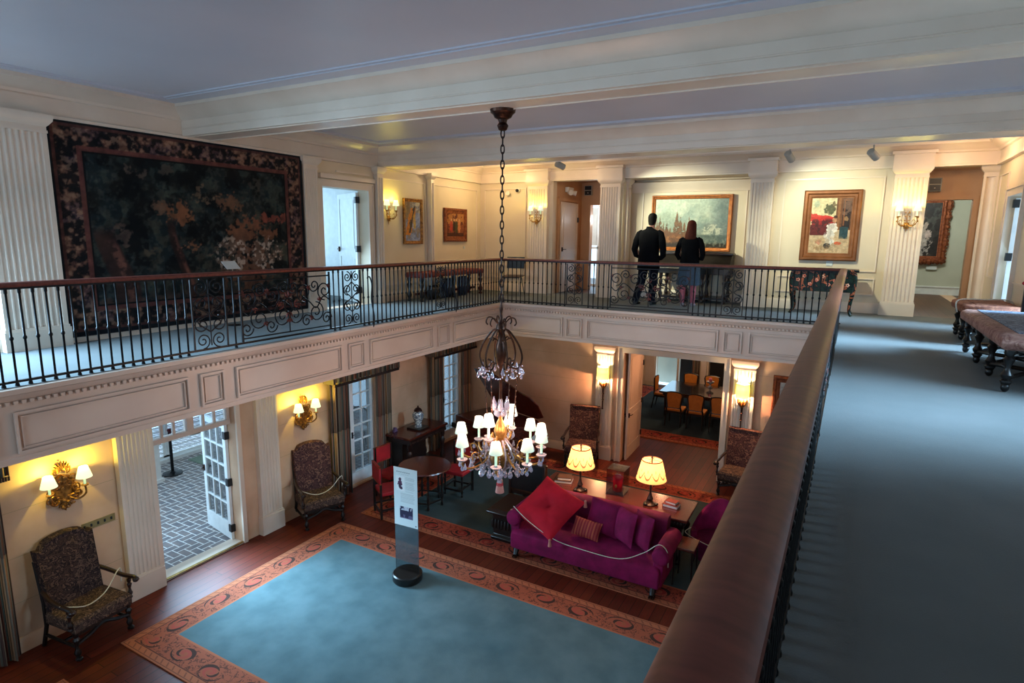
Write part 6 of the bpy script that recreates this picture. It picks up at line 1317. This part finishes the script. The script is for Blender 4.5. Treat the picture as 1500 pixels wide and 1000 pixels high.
def hand(mb, p, s, curl=1):
    p = Vector(p); mb.loft([ering(p+Vector((0, 0, -q)), a, b, (0, 0, 1), 10) for q, a, b in ((-.01, .022, .028), (.03, .020, .038), (.075, .016, .042), (.09, .012, .040))])
    for k, (dy, l) in enumerate(((.03, .062), (.011, .072), (-.009, .066), (-.028, .052))): b0 = p+Vector((0, dy, -.085)); mb.tube([b0, b0+Vector((-s*.004, .004, -l*.5)), b0+Vector((-s*.016*curl, .012*curl, -l))], [.0095, .0088, .007], 7)
    mb.tube([p+Vector((0, .03, -.03)), p+Vector((-s*.006, .055, -.055)), p+Vector((-s*.012, .06, -.085))], [.012, .0105, .008], 7)
def head(mb, c, r=.078):
    x, y, z = c
    mb.loft([ring(x, y+dy, z+dz, rx, ry, 20) for dz, rx, ry, dy in ((-.135, .03, .035, .045), (-.12, .045, .06, .03), (-.08, .062, .085, .012), (-.03, .072, .095, 0), (.02, .077, .10, -.004), (.06, .072, .093, -.006), (.09, .052, .07, -.006), (.108, .02, .03, -.006))])
    mb.loft([ring(x, y+.094, z-.02, .012, .012, 8), ring(x, y+.112, z-.045, .016, .016, 8), ring(x, y+.098, z-.056, .014, .010, 8)])
    for s in (-1, 1): mb.loft([ring(x+s*.076, y-.005, z+q, .010, w_, 8) for q, w_ in ((-.045, .008), (-.03, .016), (0, .02), (.02, .014), (.026, .006))]); mb.ball((x+s*.03, y+.088, z+.005), (.012, .008, .008), 8, 5)
    mb.ball((x, y+.088, z-.082), (.024, .010, .008), 8, 5)
    mb.loft([ring(x, y-.012, z-.24, .062, .066, 14), ring(x, y-.012, z-.18, .053, .058, 14), ring(x, y-.008, z-.10, .052, .06, 14), ring(x, y, z-.06, .05, .06, 14)])
# man: stands with his weight on the right leg, left leg stepping back to the side
mn = thing('person', 'person in a dark jacket and trousers, left of the pair viewing the landscape', 'person', (2.68, 1.22, Z2), -.06)
b = MB(); head(b, (.03, .02, 1.70))
b.loft([ring(0, .0, z, rx, ry, 18) for z, rx, ry in ((.84, .15, .11), (.95, .165, .12), (1.10, .15, .11), (1.28, .18, .12), (1.42, .19, .11), (1.48, .12, .085), (1.53, .06, .06))])
for s, kx, ky, fx, fy in ((-1, -.13, -.02, -.20, -.13), (1, .10, .03, .10, .0)):
    limb(b, [(s*.085, 0, .90), (s*.09+kx*.1, ky*.5, .70), (kx, ky+.02, .48), (kx*.5+fx*.5, (ky+fy)/2-.01, .28), (fx, fy, .09)], [.085, .08, .056, .055, .038])
    b.loft([ering((fx, fy-.03, .05), .035, .045, (0, 1, 0)), ering((fx, fy+.06, .05), .042, .04, (0, 1, 0)), ering((fx, fy+.15, .035), .042, .028, (0, 1, 0)), ering((fx, fy+.19, .03), .025, .015, (0, 1, 0))])
    ex = s*.27; limb(b, [(s*.185, 0, 1.42), (s*.235, -.01, 1.30), (ex, -.03, 1.12), (s*.24, .05, .98), (s*.17, .14, .93)], [.055, .05, .042, .038, .028]); hand(b, (s*.15, .17, .95), s)
b.build('body', M['skin'], mn, smooth=60)
j = MB(); j.loft([ring(-.005, -.0, z, rx, ry, 24) for z, rx, ry in ((.70, .225, .155), (.76, .228, .16), (.90, .218, .155), (1.06, .200, .145), (1.22, .212, .15), (1.36, .232, .148), (1.425, .226, .13), (1.475, .17, .105), (1.515, .085, .08), (1.56, .068, .07))])
for s in (-1, 1): limb(j, [(s*.16, 0, 1.46), (s*.215, -.005, 1.42), (s*.262, -.02, 1.28), (s*.295, -.045, 1.11), (s*.28, .02, 1.0), (s*.2, .12, .945), (s*.17, .15, .94)], [.05, .066, .070, .062, .056, .048, .044])
j.build('jacket', M['black_cloth'], mn, smooth=60)
t_ = MB(); t_.loft([ring(0, 0, z, rx, ry, 20) for z, rx, ry in ((.80, .175, .125), (.90, .18, .13), (.96, .175, .125))])
for s, kx, ky, fx, fy in ((-1, -.13, -.02, -.20, -.13), (1, .10, .03, .10, .0)): limb(t_, [(s*.085, 0, .88), (s*.09+kx*.1, ky*.5, .72), (kx, ky+.01, .48), (kx*.5+fx*.5, (ky+fy)/2-.015, .27), (fx, fy, .07)], [.108, .10, .082, .075, .066])
t_.build('trousers', M['navy_cloth'], mn, smooth=60)
s_ = MB()
for fx, fy in ((-.20, -.13), (.10, .0)): s_.loft([ering((fx, fy-.055, .05), .03, .045, (0, 1, 0)), ering((fx, fy, .058), .046, .055, (0, 1, 0)), ering((fx, fy+.08, .048), .05, .046, (0, 1, 0)), ering((fx, fy+.18, .034), .048, .033, (0, 1, 0)), ering((fx, fy+.225, .026), .026, .018, (0, 1, 0))])
s_.build('shoes', M['shoe'], mn, smooth=60)
h_ = MB(); h_.loft([ring(.03, .02+dy, 1.70+dz, rx, ry, 20) for dz, rx, ry, dy in ((-.115, .05, .035, -.055), (-.09, .062, .055, -.038), (-.03, .081, .085, -.018), (.03, .085, .106, -.008), (.075, .078, .10, -.006), (.105, .055, .072, -.006), (.122, .02, .03, -.006))]); h_.build('hair', M['hair_dark'], mn, smooth=60)
# woman: stands straight with hands held in front
wm = thing('person', 'person with reddish hair in black cardigan, denim skirt and pink tights', 'person', (3.44, 1.42, Z2), .02)
b = MB(); head(b, (0, .02, 1.56))
b.loft([ring(0, 0, z, rx, ry, 18) for z, rx, ry in ((.78, .16, .12), (.88, .17, .125), (1.02, .135, .105), (1.18, .15, .11), (1.30, .16, .10), (1.36, .10, .075), (1.40, .055, .055))])
for s in (-1, 1):
    fx = s*.10+.0; limb(b, [(s*.085, 0, .84), (s*.095, .0, .65), (s*.098, .01, .45), (s*.10, -.012, .30), (fx, 0, .09)], [.085, .078, .052, .054, .034]); b.loft([ering((fx, -.03, .045), .032, .04, (0, 1, 0)), ering((fx, .06, .045), .038, .036, (0, 1, 0)), ering((fx, .14, .03), .038, .024, (0, 1, 0)), ering((fx, .175, .026), .02, .013, (0, 1, 0))])
    limb(b, [(s*.155, 0, 1.31), (s*.20, -.005, 1.18), (s*.225, -.02, 1.02), (s*.17, .09, .95), (s*.08, .17, .98)], [.048, .044, .036, .032, .025]); hand(b, (s*.06, .19, 1.0), s)
b.build('body', M['skin'], wm, smooth=60)
tg = MB()
for s in (-1, 1): limb(tg, [(s*.09, 0, .72), (s*.095, .0, .62), (s*.098, .012, .45), (s*.10, -.014, .30), (s*.10, 0, .06)], [.084, .078, .056, .060, .040])
tg.build('tights', M['pink'], wm, smooth=60)
c = MB(); c.loft([ring(0, 0, z, rx, ry, 22) for z, rx, ry in ((.86, .185, .145), (.90, .19, .148), (1.02, .168, .13), (1.16, .178, .132), (1.24, .192, .128), (1.305, .185, .112), (1.355, .115, .085), (1.395, .07, .068))])
for s in (-1, 1): limb(c, [(s*.13, 0, 1.335), (s*.178, -.005, 1.30), (s*.222, -.012, 1.17), (s*.246, -.03, 1.02), (s*.22, .04, .95), (s*.14, .13, .96), (s*.10, .165, .985)], [.04, .054, .057, .052, .047, .04, .036])
c.build('cardigan', M['black_cloth'], wm, smooth=60)
k_ = MB(); n = 48
k_.loft([[(0+(rx+fl*math.sin(7*2*PI*q/n))*math.cos(2*PI*q/n), (ry+fl*math.sin(7*2*PI*q/n))*math.sin(2*PI*q/n), z) for q in range(n)] for z, rx, ry, fl in ((.43, .235, .2, .018), (.46, .236, .2, .018), (.62, .218, .18, .012), (.78, .195, .155, .006), (.90, .172, .132, 0), (.92, .17, .13, 0))]); k_.build('skirt', M['denim'], wm, smooth=60)
s_ = MB()
for fx in (-.10, .10): s_.loft([ering((fx, -.05, .04), .028, .038, (0, 1, 0)), ering((fx, 0, .045), .041, .045, (0, 1, 0)), ering((fx, .08, .036), .044, .036, (0, 1, 0)), ering((fx, .17, .026), .038, .026, (0, 1, 0)), ering((fx, .205, .02), .02, .014, (0, 1, 0))])
s_.build('shoes', M['greyshoe'], wm, smooth=60)
h_ = MB(); h_.loft([ring(0, .02+dy, 1.56+dz, rx, ry, 24) for dz, rx, ry, dy in ((-.27, .085, .03, -.085), (-.24, .105, .05, -.075), (-.16, .108, .07, -.055), (-.08, .098, .085, -.03), (-.02, .092, .10, -.016), (.05, .088, .11, -.01), (.09, .074, .09, -.008), (.118, .045, .055, -.008), (.13, .015, .02, -.008))]); h_.build('hair', M['hair_red'], wm, smooth=60)
